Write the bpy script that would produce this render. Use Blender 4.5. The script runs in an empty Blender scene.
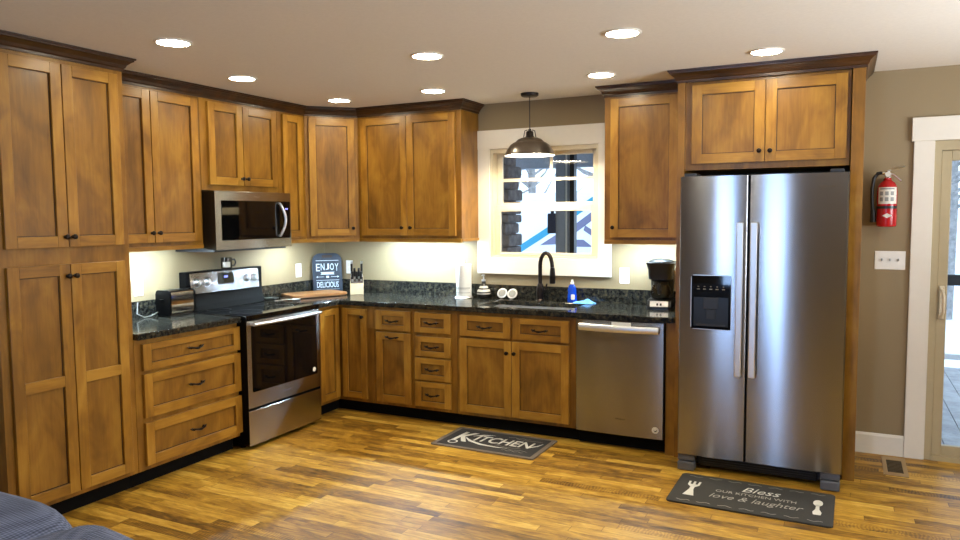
import bpy, bmesh, math, random
from mathutils import Matrix, Vector
random.seed(7)
S = bpy.context.scene
C = S.collection
PI = math.pi

# ------------------------------------------------------------------ camera
cd = bpy.data.cameras.new('camera')
cd.sensor_width = 36.0
cd.lens = 734.294 * 36.0 / 960.0
cd.clip_start = 0.05
cam = bpy.data.objects.new('camera', cd)
C.objects.link(cam)
YAW, PIT, ROL = 0.4610, -0.0729, -0.0082
_f = Vector((-math.sin(YAW) * math.cos(PIT), math.cos(YAW) * math.cos(PIT), math.sin(PIT)))
_r = _f.cross(Vector((0, 0, 1))).normalized()
_u = _r.cross(_f)
_r2 = _r * math.cos(ROL) + _u * math.sin(ROL)
_u2 = -_r * math.sin(ROL) + _u * math.cos(ROL)
_m = Matrix((_r2, _u2, -_f)).transposed().to_4x4()
_m.translation = Vector((4.2394, -5.3562, 1.5663))
cam.matrix_world = _m
S.camera = cam

# ------------------------------------------------------------------ world and light levels
W = bpy.data.worlds.new('overcast_sky')
S.world = W
W.use_nodes = True
wb = W.node_tree.nodes['Background']
wb.inputs[0].default_value = (0.62, 0.80, 1.0, 1)
wb.inputs[1].default_value = 2.0
LAMP = 62.0            # ceiling diffusers
LAMP_COL = (1.0, 0.90, 0.68)
UNDER = 270.0           # bars under the wall cabinets
UNDER_COL = (.62, 0.83, 1.0)
BULB = 60.0
def daylight(name, x, y, z, sx, sz, rot, watts, col=(.92, .96, 1.0)):
    l = bpy.data.lights.new(name, 'AREA')
    l.shape = 'RECTANGLE'
    l.size, l.size_y = sx, sz
    l.energy = watts
    l.color = col
    l.spread = math.radians(130)
    o = bpy.data.objects.new(name, l)
    C.objects.link(o)
    o.location = (x, y, z)
    o.rotation_euler = rot
# blue daylight at the rear window; the side light is added ceiling fill
daylight('added_side_fill', 7.36, -2.3, 1.47, 2.1, 1.2, (PI / 2 + .8, 0, PI / 2), 120)
daylight('daylight_rear_window', 2.85, -8.56, 1.04, .66, 1.9, (PI / 2, 0, 0), 24, (.36, .58, 1.0))
S.view_settings.view_transform = 'Standard'
S.view_settings.look = 'None'
S.view_settings.gamma = 1.0
S.view_settings.use_curve_mapping = False
S.view_settings.exposure = 0.62
S.cycles.use_denoising = True
S.cycles.max_bounces = 10
S.cycles.diffuse_bounces = 5
S.cycles.transparent_max_bounces = 12
S.cycles.sample_clamp_indirect = 6.0

# ------------------------------------------------------------------ materials
def lin(h):
    h = h.lstrip('#')
    o = []
    for i in (0, 2, 4):
        c = int(h[i:i + 2], 16) / 255
        o.append(c / 12.92 if c <= .04045 else ((c + .055) / 1.055) ** 2.4)
    return (*o, 1)

class NT:
    def __init__(s, name):
        s.m = bpy.data.materials.new(name)
        s.m.use_nodes = True
        s.t = s.m.node_tree
        s.b = s.t.nodes['Principled BSDF']
        s.out = s.t.nodes['Material Output']
    def n(s, kind, **kw):
        n = s.t.nodes.new(kind)
        for k, v in kw.items():
            setattr(n, k, v)
        return n
    def link(s, a, b):
        s.t.links.new(a, b)
    def val(s, sock, v):
        if hasattr(v, 'is_output'):
            s.link(v, sock)
        else:
            sock.default_value = v
    def math(s, op, a, b=0.0, c=None):
        n = s.n('ShaderNodeMath', operation=op)
        s.val(n.inputs[0], a)
        s.val(n.inputs[1], b)
        if c is not None:
            s.val(n.inputs[2], c)
        return n.outputs[0]
    def mix(s, f, a, b, blend='MIX'):
        n = s.n('ShaderNodeMix', data_type='RGBA', blend_type=blend)
        s.val(n.inputs[0], f)
        s.val(n.inputs[6], a)
        s.val(n.inputs[7], b)
        return n.outputs[2]
    def ramp(s, f, stops):
        n = s.n('ShaderNodeValToRGB')
        e = n.color_ramp.elements
        while len(e) < len(stops):
            e.new(.5)
        for i, (p, c) in enumerate(stops):
            e[i].position = p
            e[i].color = c
        s.link(f, n.inputs[0])
        return n.outputs[0]
    def coords(s, kind='Object', scale=(1, 1, 1), rnd=0.0):
        tc = s.n('ShaderNodeTexCoord')
        mp = s.n('ShaderNodeMapping')
        mp.inputs['Scale'].default_value = scale
        v = tc.outputs[kind]
        if rnd:
            oi = s.n('ShaderNodeObjectInfo')
            ad = s.n('ShaderNodeVectorMath', operation='ADD')
            k = s.math('MULTIPLY', oi.outputs['Random'], rnd)
            s.link(v, ad.inputs[0])
            s.link(k, ad.inputs[1])
            v = ad.outputs[0]
        s.link(v, mp.inputs['Vector'])
        return mp.outputs[0]
    def noise(s, v, scale, detail=4, rough=.55, dist=0.0):
        n = s.n('ShaderNodeTexNoise')
        n.inputs['Scale'].default_value = scale
        n.inputs['Detail'].default_value = detail
        n.inputs['Roughness'].default_value = rough
        n.inputs['Distortion'].default_value = dist
        if v is not None:
            s.link(v, n.inputs['Vector'])
        return n.outputs[0]
    def bump(s, h, strength=.2, dist=.002):
        n = s.n('ShaderNodeBump')
        n.inputs['Strength'].default_value = strength
        n.inputs['Distance'].default_value = dist
        s.link(h, n.inputs['Height'])
        s.link(n.outputs[0], s.b.inputs['Normal'])
    def set(s, **kw):
        for k, v in kw.items():
            s.val(s.b.inputs[k.replace('_', ' ')], v)
        return s.m

def plain(name, col, rough=.5, metal=0.0, spec=.5, coat=0.0, var=.05, scale=30):
    t = NT(name)
    c = lin(col) if isinstance(col, str) else col
    nz = t.noise(t.coords(), scale, 3)
    a = tuple(x * (1 - var) for x in c[:3]) + (1,)
    b = tuple(min(1, x * (1 + var)) for x in c[:3]) + (1,)
    t.set(Base_Color=t.ramp(nz, [(.3, a), (.7, b)]), Roughness=rough, Metallic=metal)
    t.b.inputs['Specular IOR Level'].default_value = spec
    t.b.inputs['Coat Weight'].default_value = coat
    return t.m

def wood(name, dark, mid, light, grain='z', rough=.40):
    t = NT(name)
    sc = {'z': (1, 1, .07), 'x': (.07, 1, 1)}[grain]
    sb = {'z': (1, 1, .42), 'x': (.42, 1, 1)}[grain]
    g = t.noise(t.coords(scale=sc, rnd=13), 55, 6, .6, .8)
    bl = t.noise(t.coords(scale=sb, rnd=13), 7, 3, .55, .6)
    f = t.math('ADD', t.math('MULTIPLY', g, .28), t.math('MULTIPLY', bl, .72))
    oi = t.n('ShaderNodeObjectInfo')
    f = t.math('ADD', f, t.math('MULTIPLY', t.math('SUBTRACT', oi.outputs['Random'], .5), .10))
    col = t.ramp(f, [(.34, lin(dark)), (.50, lin(mid)), (.66, lin(light))])
    t.set(Base_Color=col, Roughness=t.math('ADD', t.math('MULTIPLY', g, .12), rough - .06))
    t.b.inputs['Specular IOR Level'].default_value = .38
    t.b.inputs['Coat Weight'].default_value = .25
    t.b.inputs['Coat Roughness'].default_value = .22
    t.bump(g, .05, .0005)
    return t.m

def emit(name, col, s):
    t = NT(name)
    t.set(Base_Color=(.8, .8, .8, 1), Emission_Color=(*col, 1), Emission_Strength=s)
    return t.m

def steel(name, col=(.34, .34, .355, 1), rough=.22, an=.98):
    t = NT(name)
    t.set(Base_Color=col, Metallic=1.0, Roughness=rough)
    tg = t.n('ShaderNodeTangent', direction_type='RADIAL', axis='Z')
    t.link(tg.outputs[0], t.b.inputs['Tangent'])
    t.b.inputs['Anisotropic'].default_value = an
    t.b.inputs['Anisotropic Rotation'].default_value = .25
    return t.m

def glass(name, tint=(.97, .985, 1, 1), rough=0.0, k=1.0):
    t = NT(name)
    tr = t.n('ShaderNodeBsdfTransparent')
    tr.inputs[0].default_value = tint
    gl = t.n('ShaderNodeBsdfGlossy')
    gl.inputs['Roughness'].default_value = rough
    fr = t.n('ShaderNodeFresnel')
    fr.inputs[0].default_value = 1.45
    mx = t.n('ShaderNodeMixShader')
    t.link(t.math('MULTIPLY', fr.outputs[0], k), mx.inputs[0])
    t.link(tr.outputs[0], mx.inputs[1])
    t.link(gl.outputs[0], mx.inputs[2])
    t.link(mx.outputs[0], t.out.inputs[0])
    return t.m

def floor_mat():
    t = NT('hand_scraped_plank')
    tc = t.n('ShaderNodeTexCoord')
    sp = t.n('ShaderNodeSeparateXYZ')
    t.link(tc.outputs['Object'], sp.inputs[0])
    x, y = sp.outputs[0], sp.outputs[1]
    pw, pl = .064, .70
    r = t.math('DIVIDE', y, pw)
    row = t.math('FLOOR', r)
    def wn(v, dims='1D'):
        n = t.n('ShaderNodeTexWhiteNoise', noise_dimensions=dims)
        t.link(v, n.inputs['W' if dims == '1D' else 'Vector'])
        return n.outputs[0]
    off = t.math('MULTIPLY', wn(row), 7.0)
    q = t.math('ADD', t.math('DIVIDE', x, pl), off)
    col = t.math('FLOOR', q)
    cb = t.n('ShaderNodeCombineXYZ')
    t.link(col, cb.inputs[0])
    t.link(row, cb.inputs[1])
    idv = wn(cb.outputs[0], '2D')
    # grain moves with each plank
    cv = t.n('ShaderNodeCombineXYZ')
    t.link(t.math('MULTIPLY', x, .16), cv.inputs[0])
    t.link(y, cv.inputs[1])
    t.link(t.math('MULTIPLY', idv, 31.0), cv.inputs[2])
    g = t.noise(cv.outputs[0], 30, 6, .66, 1.4)
    cv2 = t.n('ShaderNodeCombineXYZ')
    t.link(t.math('MULTIPLY', x, .5), cv2.inputs[0])
    t.link(y, cv2.inputs[1])
    t.link(t.math('MULTIPLY', idv, 57.0), cv2.inputs[2])
    bl = t.noise(cv2.outputs[0], 9, 4, .6, .8)
    wv = t.n('ShaderNodeTexWave', wave_type='BANDS', bands_direction='X')
    wv.inputs['Scale'].default_value = 18
    wv.inputs['Distortion'].default_value = 7
    wv.inputs['Detail'].default_value = 2
    t.link(tc.outputs['Object'], wv.inputs['Vector'])
    scr = t.math('MULTIPLY', wv.outputs['Fac'], t.math('GREATER_THAN', wn(t.math('ADD', idv, 3.7)), .95))
    f = t.math('ADD', t.math('MULTIPLY', idv, .26), t.math('ADD', t.math('MULTIPLY', g, .56), t.math('MULTIPLY', bl, .36)))
    f = t.math('SUBTRACT', f, t.math('MULTIPLY', scr, .08))
    c = t.ramp(f, [(.35, lin('#442f10')), (.46, lin('#7a561c')), (.57, lin('#a57a28')), (.68, lin('#c79a3a')), (.82, lin('#e2bb5a'))])
    fy = t.math('FRACT', r)
    ey = t.math('MULTIPLY', t.math('GREATER_THAN', fy, .03), t.math('LESS_THAN', fy, .985))
    fx = t.math('FRACT', q)
    ex = t.math('GREATER_THAN', fx, .005)
    e = t.math('MULTIPLY', ey, ex)
    c2 = t.mix(t.math('ADD', t.math('MULTIPLY', e, .55), .45), lin('#4a2f0e'), c)
    t.set(Base_Color=c2, Roughness=t.math('ADD', t.math('MULTIPLY', g, .25), .30))
    t.b.inputs['Specular IOR Level'].default_value = .38
    h = t.math('ADD', t.math('MULTIPLY', e, 1.0), t.math('MULTIPLY', g, .5))
    t.bump(h, .25, .0012)
    return t.m

def granite_mat():
    t = NT('dark_granite')
    v = t.coords()
    a = t.noise(v, 95, 4, .7)
    b = t.noise(v, 38, 3, .6)
    vo = t.n('ShaderNodeTexVoronoi')
    vo.inputs['Scale'].default_value = 130
    t.link(v, vo.inputs['Vector'])
    base = t.ramp(b, [(.36, lin('#141616')), (.52, lin('#232422')), (.70, lin('#453f30'))])
    fl = t.ramp(a, [(.56, (0, 0, 0, 1)), (.66, (1, 1, 1, 1))])
    c = t.mix(t.math('MULTIPLY', fl, .28), base, lin('#786c50'))
    sp2 = t.ramp(vo.outputs['Color'], [(.80, (0, 0, 0, 1)), (.92, (1, 1, 1, 1))])
    c = t.mix(t.math('MULTIPLY', sp2, .1), c, lin('#87806a'))
    t.set(Base_Color=c, Roughness=.12)
    return t.m

def ceiling_mat():
    t = NT('ceiling_paint')
    nz = t.noise(t.coords(), 60, 3)
    t.set(Base_Color=t.ramp(nz, [(.3, lin('#e2ddd3')), (.7, lin('#e7e2d8'))]), Roughness=.9)
    t.bump(nz, .1, .001)
    return t.m

def wall_mat(name, col):
    t = NT(name)
    nz = t.noise(t.coords(), 120, 3)
    c = lin(col)
    t.set(Base_Color=t.ramp(nz, [(.3, tuple(v * .97 for v in c[:3]) + (1,)), (.7, c)]), Roughness=.72)
    t.bump(nz, .12, .0006)
    return t.m

def sofa_mat():
    t = NT('blue_grey_waffle_fabric')
    w1 = t.n('ShaderNodeTexWave', wave_type='BANDS', bands_direction='X')
    w2 = t.n('ShaderNodeTexWave', wave_type='BANDS', bands_direction='Z')
    w3 = t.n('ShaderNodeTexWave', wave_type='BANDS', bands_direction='Y')
    v = t.coords()
    for w in (w1, w2, w3):
        w.inputs['Scale'].default_value = 34
        w.inputs['Distortion'].default_value = .6
        t.link(v, w.inputs['Vector'])
    f = t.math('ADD', t.math('MULTIPLY', w1.outputs['Fac'], .5), t.math('MULTIPLY', t.math('ADD', w2.outputs['Fac'], w3.outputs['Fac']), .25))
    nz = t.noise(v, 5, 3)
    f2 = t.math('ADD', t.math('MULTIPLY', f, .6), t.math('MULTIPLY', nz, .4))
    t.set(Base_Color=t.ramp(f2, [(.25, lin('#3f4961')), (.75, lin('#7e8aab'))]), Roughness=.95)
    t.bump(f, .5, .004)
    return t.m

M = {}
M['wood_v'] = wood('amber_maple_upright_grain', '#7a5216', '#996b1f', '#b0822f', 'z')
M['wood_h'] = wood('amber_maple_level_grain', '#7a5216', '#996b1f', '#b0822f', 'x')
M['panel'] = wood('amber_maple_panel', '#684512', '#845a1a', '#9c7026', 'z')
M['body'] = wood('amber_maple_frame', '#684511', '#855a18', '#9a6e24', 'z')
M['crown'] = wood('shade_darkened_maple', '#2b190a', '#3f2610', '#553518', 'x', .36)  # maple darkened for the shade on the crown and at panel edges
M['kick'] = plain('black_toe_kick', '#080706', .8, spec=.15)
M['bronze'] = plain('oil_rubbed_bronze', '#2a2320', .32, .85)
M['shade'] = plain('pewter_bronze', (.24, .21, .18, 1), .28, .95)
M['steel'] = steel('brushed_stainless_steel')
M['steel_light'] = steel('light_brushed_stainless_steel', (.52, .51, .50, 1))
M['steel_handle'] = plain('bright_satin_steel', (.78, .80, .84, 1), .42, 1.0, var=.01)
M['chrome'] = plain('polished_chrome', (.82, .8, .76, 1), .08, 1.0, var=.02)
M['steel_plain'] = plain('satin_steel', (.74, .74, .75, 1), .30, 1.0, var=.03)
M['black_gloss'] = plain('black_glass', '#070708', .04, 0, .5)
M['black_plastic'] = plain('black_plastic', '#101011', .35)
M['black_case'] = plain('black_enamel_case', '#0c0c0d', .3)
M['black_matte'] = plain('satin_black_enamel', '#050506', .45, spec=.08)
M['dark_grey'] = plain('dark_grey_plastic', '#26272b', .4)
M['granite'] = granite_mat()
M['floor'] = floor_mat()
M['ceiling'] = ceiling_mat()
M['wall'] = wall_mat('tan_wall_paint', '#948262')
M['trim'] = plain('white_trim_paint', '#e9e3d6', .4, var=.01)
M['vinyl'] = plain('almond_vinyl', '#d9cdb2', .4, var=.02)
M['tan_vinyl'] = plain('tan_door_vinyl', '#b5a684', .45, var=.02)
M['white'] = plain('white_plastic', '#efece4', .35, var=.01)
M['glass'] = glass('window_glass')
M['carafe'] = glass('carafe_glass', (.75, .75, .73, 1), 0, 1.6)
M['lamp'] = emit('ceiling_lamp_diffuser', LAMP_COL, LAMP)
M['under'] = emit('light_bar_diffuser', UNDER_COL, UNDER)
M['bulb'] = emit('pendant_diffuser_glow', LAMP_COL, BULB)
M['shade_in'] = plain('white_enamel_inside_shade', '#f4f1ea', .35, var=.01)
M['digits'] = emit('blue_clock_digits', (.10, .12, 1.0), 3.0)
M['red'] = plain('red_enamel', '#b01418', .25, var=.03)
M['label_white'] = plain('printed_label_white', '#dcd8cc', .5, var=.08, scale=90)
M['label_grey'] = plain('printed_grey', '#8a8a86', .5)
M['ink'] = plain('black_ink', '#1a1a1a', .6)
M['chalk'] = plain('chalk_white_print', '#d8d6cc', .8)
M['chalk_mid'] = plain('worn_chalk_print', '#a9a59a', .8)
M['chalk_dim'] = plain('faded_grey_print', '#8f8b82', .8)
M['mat_field'] = plain('charcoal_mat', '#2f2d2c', .8, var=.1, scale=200)
M['mat_border'] = plain('taupe_mat_border', '#6f6356', .8, var=.1, scale=200)
M['mat_dark'] = plain('slate_mat', '#35332f', .75, var=.12, scale=220)
M['sign'] = plain('slate_blue_board', '#2b3543', .55, var=.2, scale=14)
M['sign_print'] = plain('pale_blue_print', '#d6e2ea', .7)
M['board'] = wood('acacia_cutting_board', '#5e3c1e', '#8f6034', '#b78650', 'x', .4)
M['block_light'] = plain('pale_beech', '#d8c09a', .5, var=.06)
M['block_dark'] = plain('dark_walnut', '#3a2a1e', .5, var=.12)
M['paper'] = plain('white_paper', '#efeee9', .9, var=.02)
M['ceramic_white'] = plain('white_glaze', '#d8d6d0', .2, var=.02)
M['ceramic_black'] = plain('charcoal_glaze', '#2b2927', .2, var=.05)
M['blue_soap'] = plain('blue_soap_plastic', '#0b3fb4', .12, 0, .6)
M['blue_cloth'] = plain('light_blue_cloth', '#5f9be0', .9, var=.12, scale=60)
M['sofa'] = sofa_mat()
M['cord'] = plain('grey_cord', '#77756f', .5)
M['glaze_mug'] = plain('dark_steel_mug', '#3a3632', .2, .7)
M['foot_grey'] = plain('grey_foot_plastic', '#5b5c62', .4)
M['vent_metal'] = plain('tan_vent_metal', '#a98c5e', .4, .3)
M['vent_dark'] = plain('dark_vent_slot', '#4a3d26', .6)
M['snow'] = plain('snowy_ground', '#dfe6ee', .9, var=.12, scale=2)
M['bark'] = plain('grey_bark', '#8f8b88', .9, var=.3, scale=12)
M['deck'] = wood('grey_deck_boards', '#8d8f93', '#a3a6aa', '#b9bcc0', 'z', .6)
M['porch_grey'] = plain('grey_porch_paint', '#8b8d92', .7)
M['porch_dark'] = plain('dark_porch_stain', '#3a3532', .7)
M['stone'] = plain('dark_stacked_stone', '#7d746e', .85, var=.35, scale=16)
M['camper_white'] = plain('white_camper_panel', '#eef2f5', .4, var=.02)
M['camper_teal'] = plain('turquoise_decal', '#1f8fb0', .4, var=.04)
M['camper_violet'] = plain('grey_violet_decal', '#6d6e8c', .4, var=.04)
M['navy'] = plain('navy_paint', '#161d38', .5)

# ------------------------------------------------------------------ mesh helpers
class MB:
    """collects shapes and links them as ONE mesh object"""
    def __init__(s):
        s.bm = bmesh.new()
    def _merge(s, b, m, xf=None, smooth=True, flat=False):
        bmesh.ops.recalc_face_normals(b, faces=b.faces)
        b.normal_update()
        for f in b.faces:
            f.material_index = m
            f.smooth = smooth and not (flat and max(abs(c) for c in f.normal) > .999)
        if xf is not None:
            bmesh.ops.transform(b, matrix=xf, verts=b.verts)
        tmp = bpy.data.meshes.new('tmp')
        b.to_mesh(tmp)
        b.free()
        s.bm.from_mesh(tmp)
        bpy.data.meshes.remove(tmp)
        return s
    def box(s, x0, x1, y0, y1, z0, z1, m=0, bev=0.0, seg=1, xf=None):
        b = bmesh.new()
        bmesh.ops.create_cube(b, size=1.0)
        for v in b.verts:
            v.co = ((x0 + x1) / 2 + v.co.x * (x1 - x0), (y0 + y1) / 2 + v.co.y * (y1 - y0), (z0 + z1) / 2 + v.co.z * (z1 - z0))
        if bev:
            bmesh.ops.bevel(b, geom=list(b.edges), offset=bev, segments=seg, affect='EDGES', profile=.5)
        return s._merge(b, m, xf, smooth=seg > 1, flat=True)
    def lathe(s, prof, c=(0, 0, 0), axis='z', seg=24, m=0, xf=None, sx=1.0, sy=1.0):
        b = bmesh.new()
        rings = []
        for r, z in prof:
            if r < 1e-6:
                rings.append([b.verts.new((0, 0, z))])
            else:
                rings.append([b.verts.new((sx * r * math.cos(2 * PI * i / seg), sy * r * math.sin(2 * PI * i / seg), z)) for i in range(seg)])
        for a, d in zip(rings, rings[1:]):
            for i in range(seg):
                j = (i + 1) % seg
                if len(a) == 1 and len(d) == 1:
                    continue
                if len(a) == 1:
                    b.faces.new((a[0], d[j], d[i]))
                elif len(d) == 1:
                    b.faces.new((a[i], a[j], d[0]))
                else:
                    b.faces.new((a[i], a[j], d[j], d[i]))
        R = {'z': Matrix.Identity(4), 'x': Matrix.Rotation(PI / 2, 4, 'Y'), 'y': Matrix.Rotation(-PI / 2, 4, 'X'), '-y': Matrix.Rotation(PI / 2, 4, 'X')}[axis]
        T = Matrix.Translation(c) @ R
        if xf is not None:
            T = xf @ T
        return s._merge(b, m, T)
    def tube(s, pts, rad, seg=10, m=0, xf=None, flat=1.0):
        pts = [Vector(p) for p in pts]
        if not isinstance(rad, (list, tuple)):
            rad = [rad] * len(pts)
        b = bmesh.new()
        rings = []
        up = None
        for i, p in enumerate(pts):
            d = (pts[min(i + 1, len(pts) - 1)] - pts[max(i - 1, 0)]).normalized()
            if up is None:
                up = Vector((0, 0, 1)) if abs(d.z) < .9 else Vector((1, 0, 0))
            u = d.cross(up)
            if u.length < 1e-5:
                u = d.cross(Vector((0, 1, 0)))
            u.normalize()
            w = u.cross(d).normalized()
            up = w
            rings.append([b.verts.new(p + rad[i] * (u * math.cos(2 * PI * k / seg) + w * flat * math.sin(2 * PI * k / seg))) for k in range(seg)])
        for a, d in zip(rings, rings[1:]):
            for i in range(seg):
                j = (i + 1) % seg
                b.faces.new((a[i], a[j], d[j], d[i]))
        b.faces.new(rings[0][::-1])
        b.faces.new(rings[-1])
        return s._merge(b, m, xf)
    def prism(s, poly, d0, d1, axis='z', m=0, xf=None, bev=0.0):
        """poly in the plane across axis: z -> (x,y), y -> (x,z), x -> (y,z)"""
        b = bmesh.new()
        def P(a, c, d):
            return {'z': (a, c, d), 'y': (a, d, c), 'x': (d, a, c)}[axis]
        lo = [b.verts.new(P(a, c, d0)) for a, c in poly]
        hi = [b.verts.new(P(a, c, d1)) for a, c in poly]
        n = len(poly)
        b.faces.new(lo)
        b.faces.new(hi[::-1])
        for i in range(n):
            j = (i + 1) % n
            b.faces.new((lo[i], lo[j], hi[j], hi[i]))
        if bev:
            bmesh.ops.bevel(b, geom=list(b.edges), offset=bev, segments=2, affect='EDGES', profile=.5)
        return s._merge(b, m, xf, smooth=len(poly) > 12)
    def sweep(s, prof, path, m=0):
        """closed profile (out, z) along an open xy path, mitred; out is the right-hand side"""
        b = bmesh.new()
        pts = [Vector((p[0], p[1])) for p in path]
        rings = []
        for i, p in enumerate(pts):
            ns = []
            if i > 0:
                d = (p - pts[i - 1]).normalized()
                ns.append(Vector((d.y, -d.x)))
            if i < len(pts) - 1:
                d = (pts[i + 1] - p).normalized()
                ns.append(Vector((d.y, -d.x)))
            if len(ns) == 2:
                k = (ns[0] + ns[1]) / (1 + ns[0].dot(ns[1]))
            else:
                k = ns[0]
            rings.append([b.verts.new((p.x + k.x * o, p.y + k.y * o, z)) for o, z in prof])
        n = len(prof)
        for a, d in zip(rings, rings[1:]):
            for i in range(n):
                j = (i + 1) % n
                b.faces.new((a[i], a[j], d[j], d[i]))
        b.faces.new(rings[0])
        b.faces.new(rings[-1][::-1])
        return s._merge(b, m, smooth=False)
    def cells(s, us, vs, inside, d0, d1, axis='z', m=0, bev=0.0):
        """slab of grid cells with holes; axis as for prism"""
        b = bmesh.new()
        def P(a, c, d):
            return {'z': (a, c, d), 'y': (a, d, c), 'x': (d, a, c)}[axis]
        vt = {}
        def V(i, j, k):
            if (i, j, k) not in vt:
                vt[(i, j, k)] = b.verts.new(P(us[i], vs[j], (d0, d1)[k]))
            return vt[(i, j, k)]
        def on(i, j):
            return 0 <= i < len(us) - 1 and 0 <= j < len(vs) - 1 and inside((us[i] + us[i + 1]) / 2, (vs[j] + vs[j + 1]) / 2)
        rim = []
        for i in range(len(us) - 1):
            for j in range(len(vs) - 1):
                if not on(i, j):
                    continue
                for k in (0, 1):
                    b.faces.new((V(i, j, k), V(i + 1, j, k), V(i + 1, j + 1, k), V(i, j + 1, k)))
                for (di, dj, p, q) in ((-1, 0, (i, j), (i, j + 1)), (1, 0, (i + 1, j), (i + 1, j + 1)), (0, -1, (i, j), (i + 1, j)), (0, 1, (i, j + 1), (i + 1, j + 1))):
                    if not on(i + di, j + dj):
                        b.faces.new((V(*p, 0), V(*q, 0), V(*q, 1), V(*p, 1)))
                        rim.append((V(*p, 1), V(*q, 1)))
        if bev:
            es = [b.edges.get(e) for e in rim]
            bmesh.ops.bevel(b, geom=[e for e in es if e], offset=bev, segments=3, affect='EDGES', profile=.5)
        return s._merge(b, m, smooth=False)
    def mesh(s, name, mats):
        for e in s.bm.edges:
            if len(e.link_faces) == 2 and e.calc_face_angle(0) > .6:
                e.smooth = False
        me = bpy.data.meshes.new(name)
        s.bm.to_mesh(me)
        s.bm.free()
        for m in (mats if isinstance(mats, (list, tuple)) else [mats]):
            me.materials.append(M[m] if isinstance(m, str) else m)
        return me
    def build(s, name, mats, parent=None, loc=(0, 0, 0), label=None):
        return put(name, s.mesh(name, mats), parent, loc, label)

def put(name, me, parent=None, loc=(0, 0, 0), label=None):
    o = bpy.data.objects.new(name, me)
    C.objects.link(o)
    o.location = loc
    if parent is not None:
        o.parent = parent
    if label:
        o['label'] = label
    return o

def tag(o, label, cat, group=None):
    o['label'] = label
    o['category'] = cat
    if group:
        o['group'] = group
    return o

def thing(name, label, cat, loc=(0, 0, 0), rz=0.0, group=None):
    o = bpy.data.objects.new(name, None)
    C.objects.link(o)
    o.empty_display_size = .1
    o.location = loc
    o.rotation_euler = (0, 0, rz)
    return tag(o, label, cat, group)

def struct(o):
    o['kind'] = 'structure'
    return o

def lettering(name, s, width, parent, loc, mat, rx=PI / 2, rz=0.0, shear=0.0, depth=.0006, height=None, bold=0.0, align='CENTER'):
    cu = bpy.data.curves.new('tmp_text', 'FONT')
    cu.body = s
    cu.size = 1.0
    cu.shear = shear
    cu.offset = bold
    cu.align_x = align
    cu.resolution_u = 3
    o = bpy.data.objects.new('tmp_text', cu)
    C.objects.link(o)
    dg = bpy.context.evaluated_depsgraph_get()
    me = bpy.data.meshes.new_from_object(o.evaluated_get(dg))
    bpy.data.objects.remove(o)
    bpy.data.curves.remove(cu)
    xs = [v.co.x for v in me.vertices]
    ys = [v.co.y for v in me.vertices]
    k = width / (max(xs) - min(xs))
    ky = k if height is None else height / (max(ys) - min(ys))
    bm = bmesh.new()
    bm.from_mesh(me)
    bpy.data.meshes.remove(me)
    cx, cy = (max(xs) + min(xs)) / 2, (max(ys) + min(ys)) / 2
    for v in bm.verts:
        v.co = ((v.co.x - cx) * k, (v.co.y - cy) * ky, 0)
    r = bmesh.ops.extrude_face_region(bm, geom=list(bm.faces))
    for v in [g for g in r['geom'] if isinstance(g, bmesh.types.BMVert)]:
        v.co.z += depth
    bmesh.ops.recalc_face_normals(bm, faces=bm.faces)
    me = bpy.data.meshes.new(name)
    bm.to_mesh(me)
    bm.free()
    me.materials.append(M[mat])
    p = put(name, me, parent, loc)
    p.rotation_euler = (rx, 0, rz)
    return p

def rrect(x0, x1, y0, y1, r, n=6):
    out = []
    for cx, cy, a0 in ((x1 - r, y0 + r, -90), (x1 - r, y1 - r, 0), (x0 + r, y1 - r, 90), (x0 + r, y0 + r, 180)):
        for i in range(n + 1):
            a = math.radians(a0 + 90 * i / n)
            out.append((cx + r * math.cos(a), cy + r * math.sin(a)))
    return out

# ------------------------------------------------------------------ the room
H = 2.4605
XR, YR = 7.4, -8.6
struct(MB().box(-.12, XR + .12, YR - .12, .14, -.08, 0).build('floor', 'floor'))
struct(MB().box(-.12, XR + .12, YR - .12, .14, H, H + .1).build('ceiling', 'ceiling'))
struct(MB().box(-.12, 0, YR, .14, 0, H).build('wall_left', 'wall'))
WX0, WX1, WZ0, WZ1 = 1.68, 2.58, 1.24, 2.10       # kitchen window opening
DX0, DX1, DZ1 = 4.725, 6.53, 2.01                  # sliding door opening
struct(MB().cells([0, WX0, WX1, DX0, DX1, XR], [0, WZ0, DZ1, WZ1, H],
                  lambda x, z: not (WX0 < x < WX1 and WZ0 < z < WZ1) and not (DX0 < x < DX1 and z < DZ1),
                  0, .14, 'y').build('wall_back', 'wall'))
struct(MB().cells([YR, -3.4, -1.2, .14], [0, .85, 2.1, H],
                  lambda y, z: not (-3.4 < y < -1.2 and .85 < z < 2.1),
                  XR, XR + .12, 'x').build('wall_right', 'wall'))
struct(MB().cells([-.12, 2.45, 3.25, XR + .12], [0, .02, 2.06, H],
                  lambda x, z: not (2.45 < x < 3.25 and .02 < z < 2.06),
                  YR - .12, YR, 'y').build('wall_rear', 'wall'))
struct(MB().prism([(0, 0), (-.014, 0), (-.014, .12), (-.008, .135), (0, .135)], 4.328, 4.612, 'x').build('baseboard_back', 'trim'))

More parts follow.
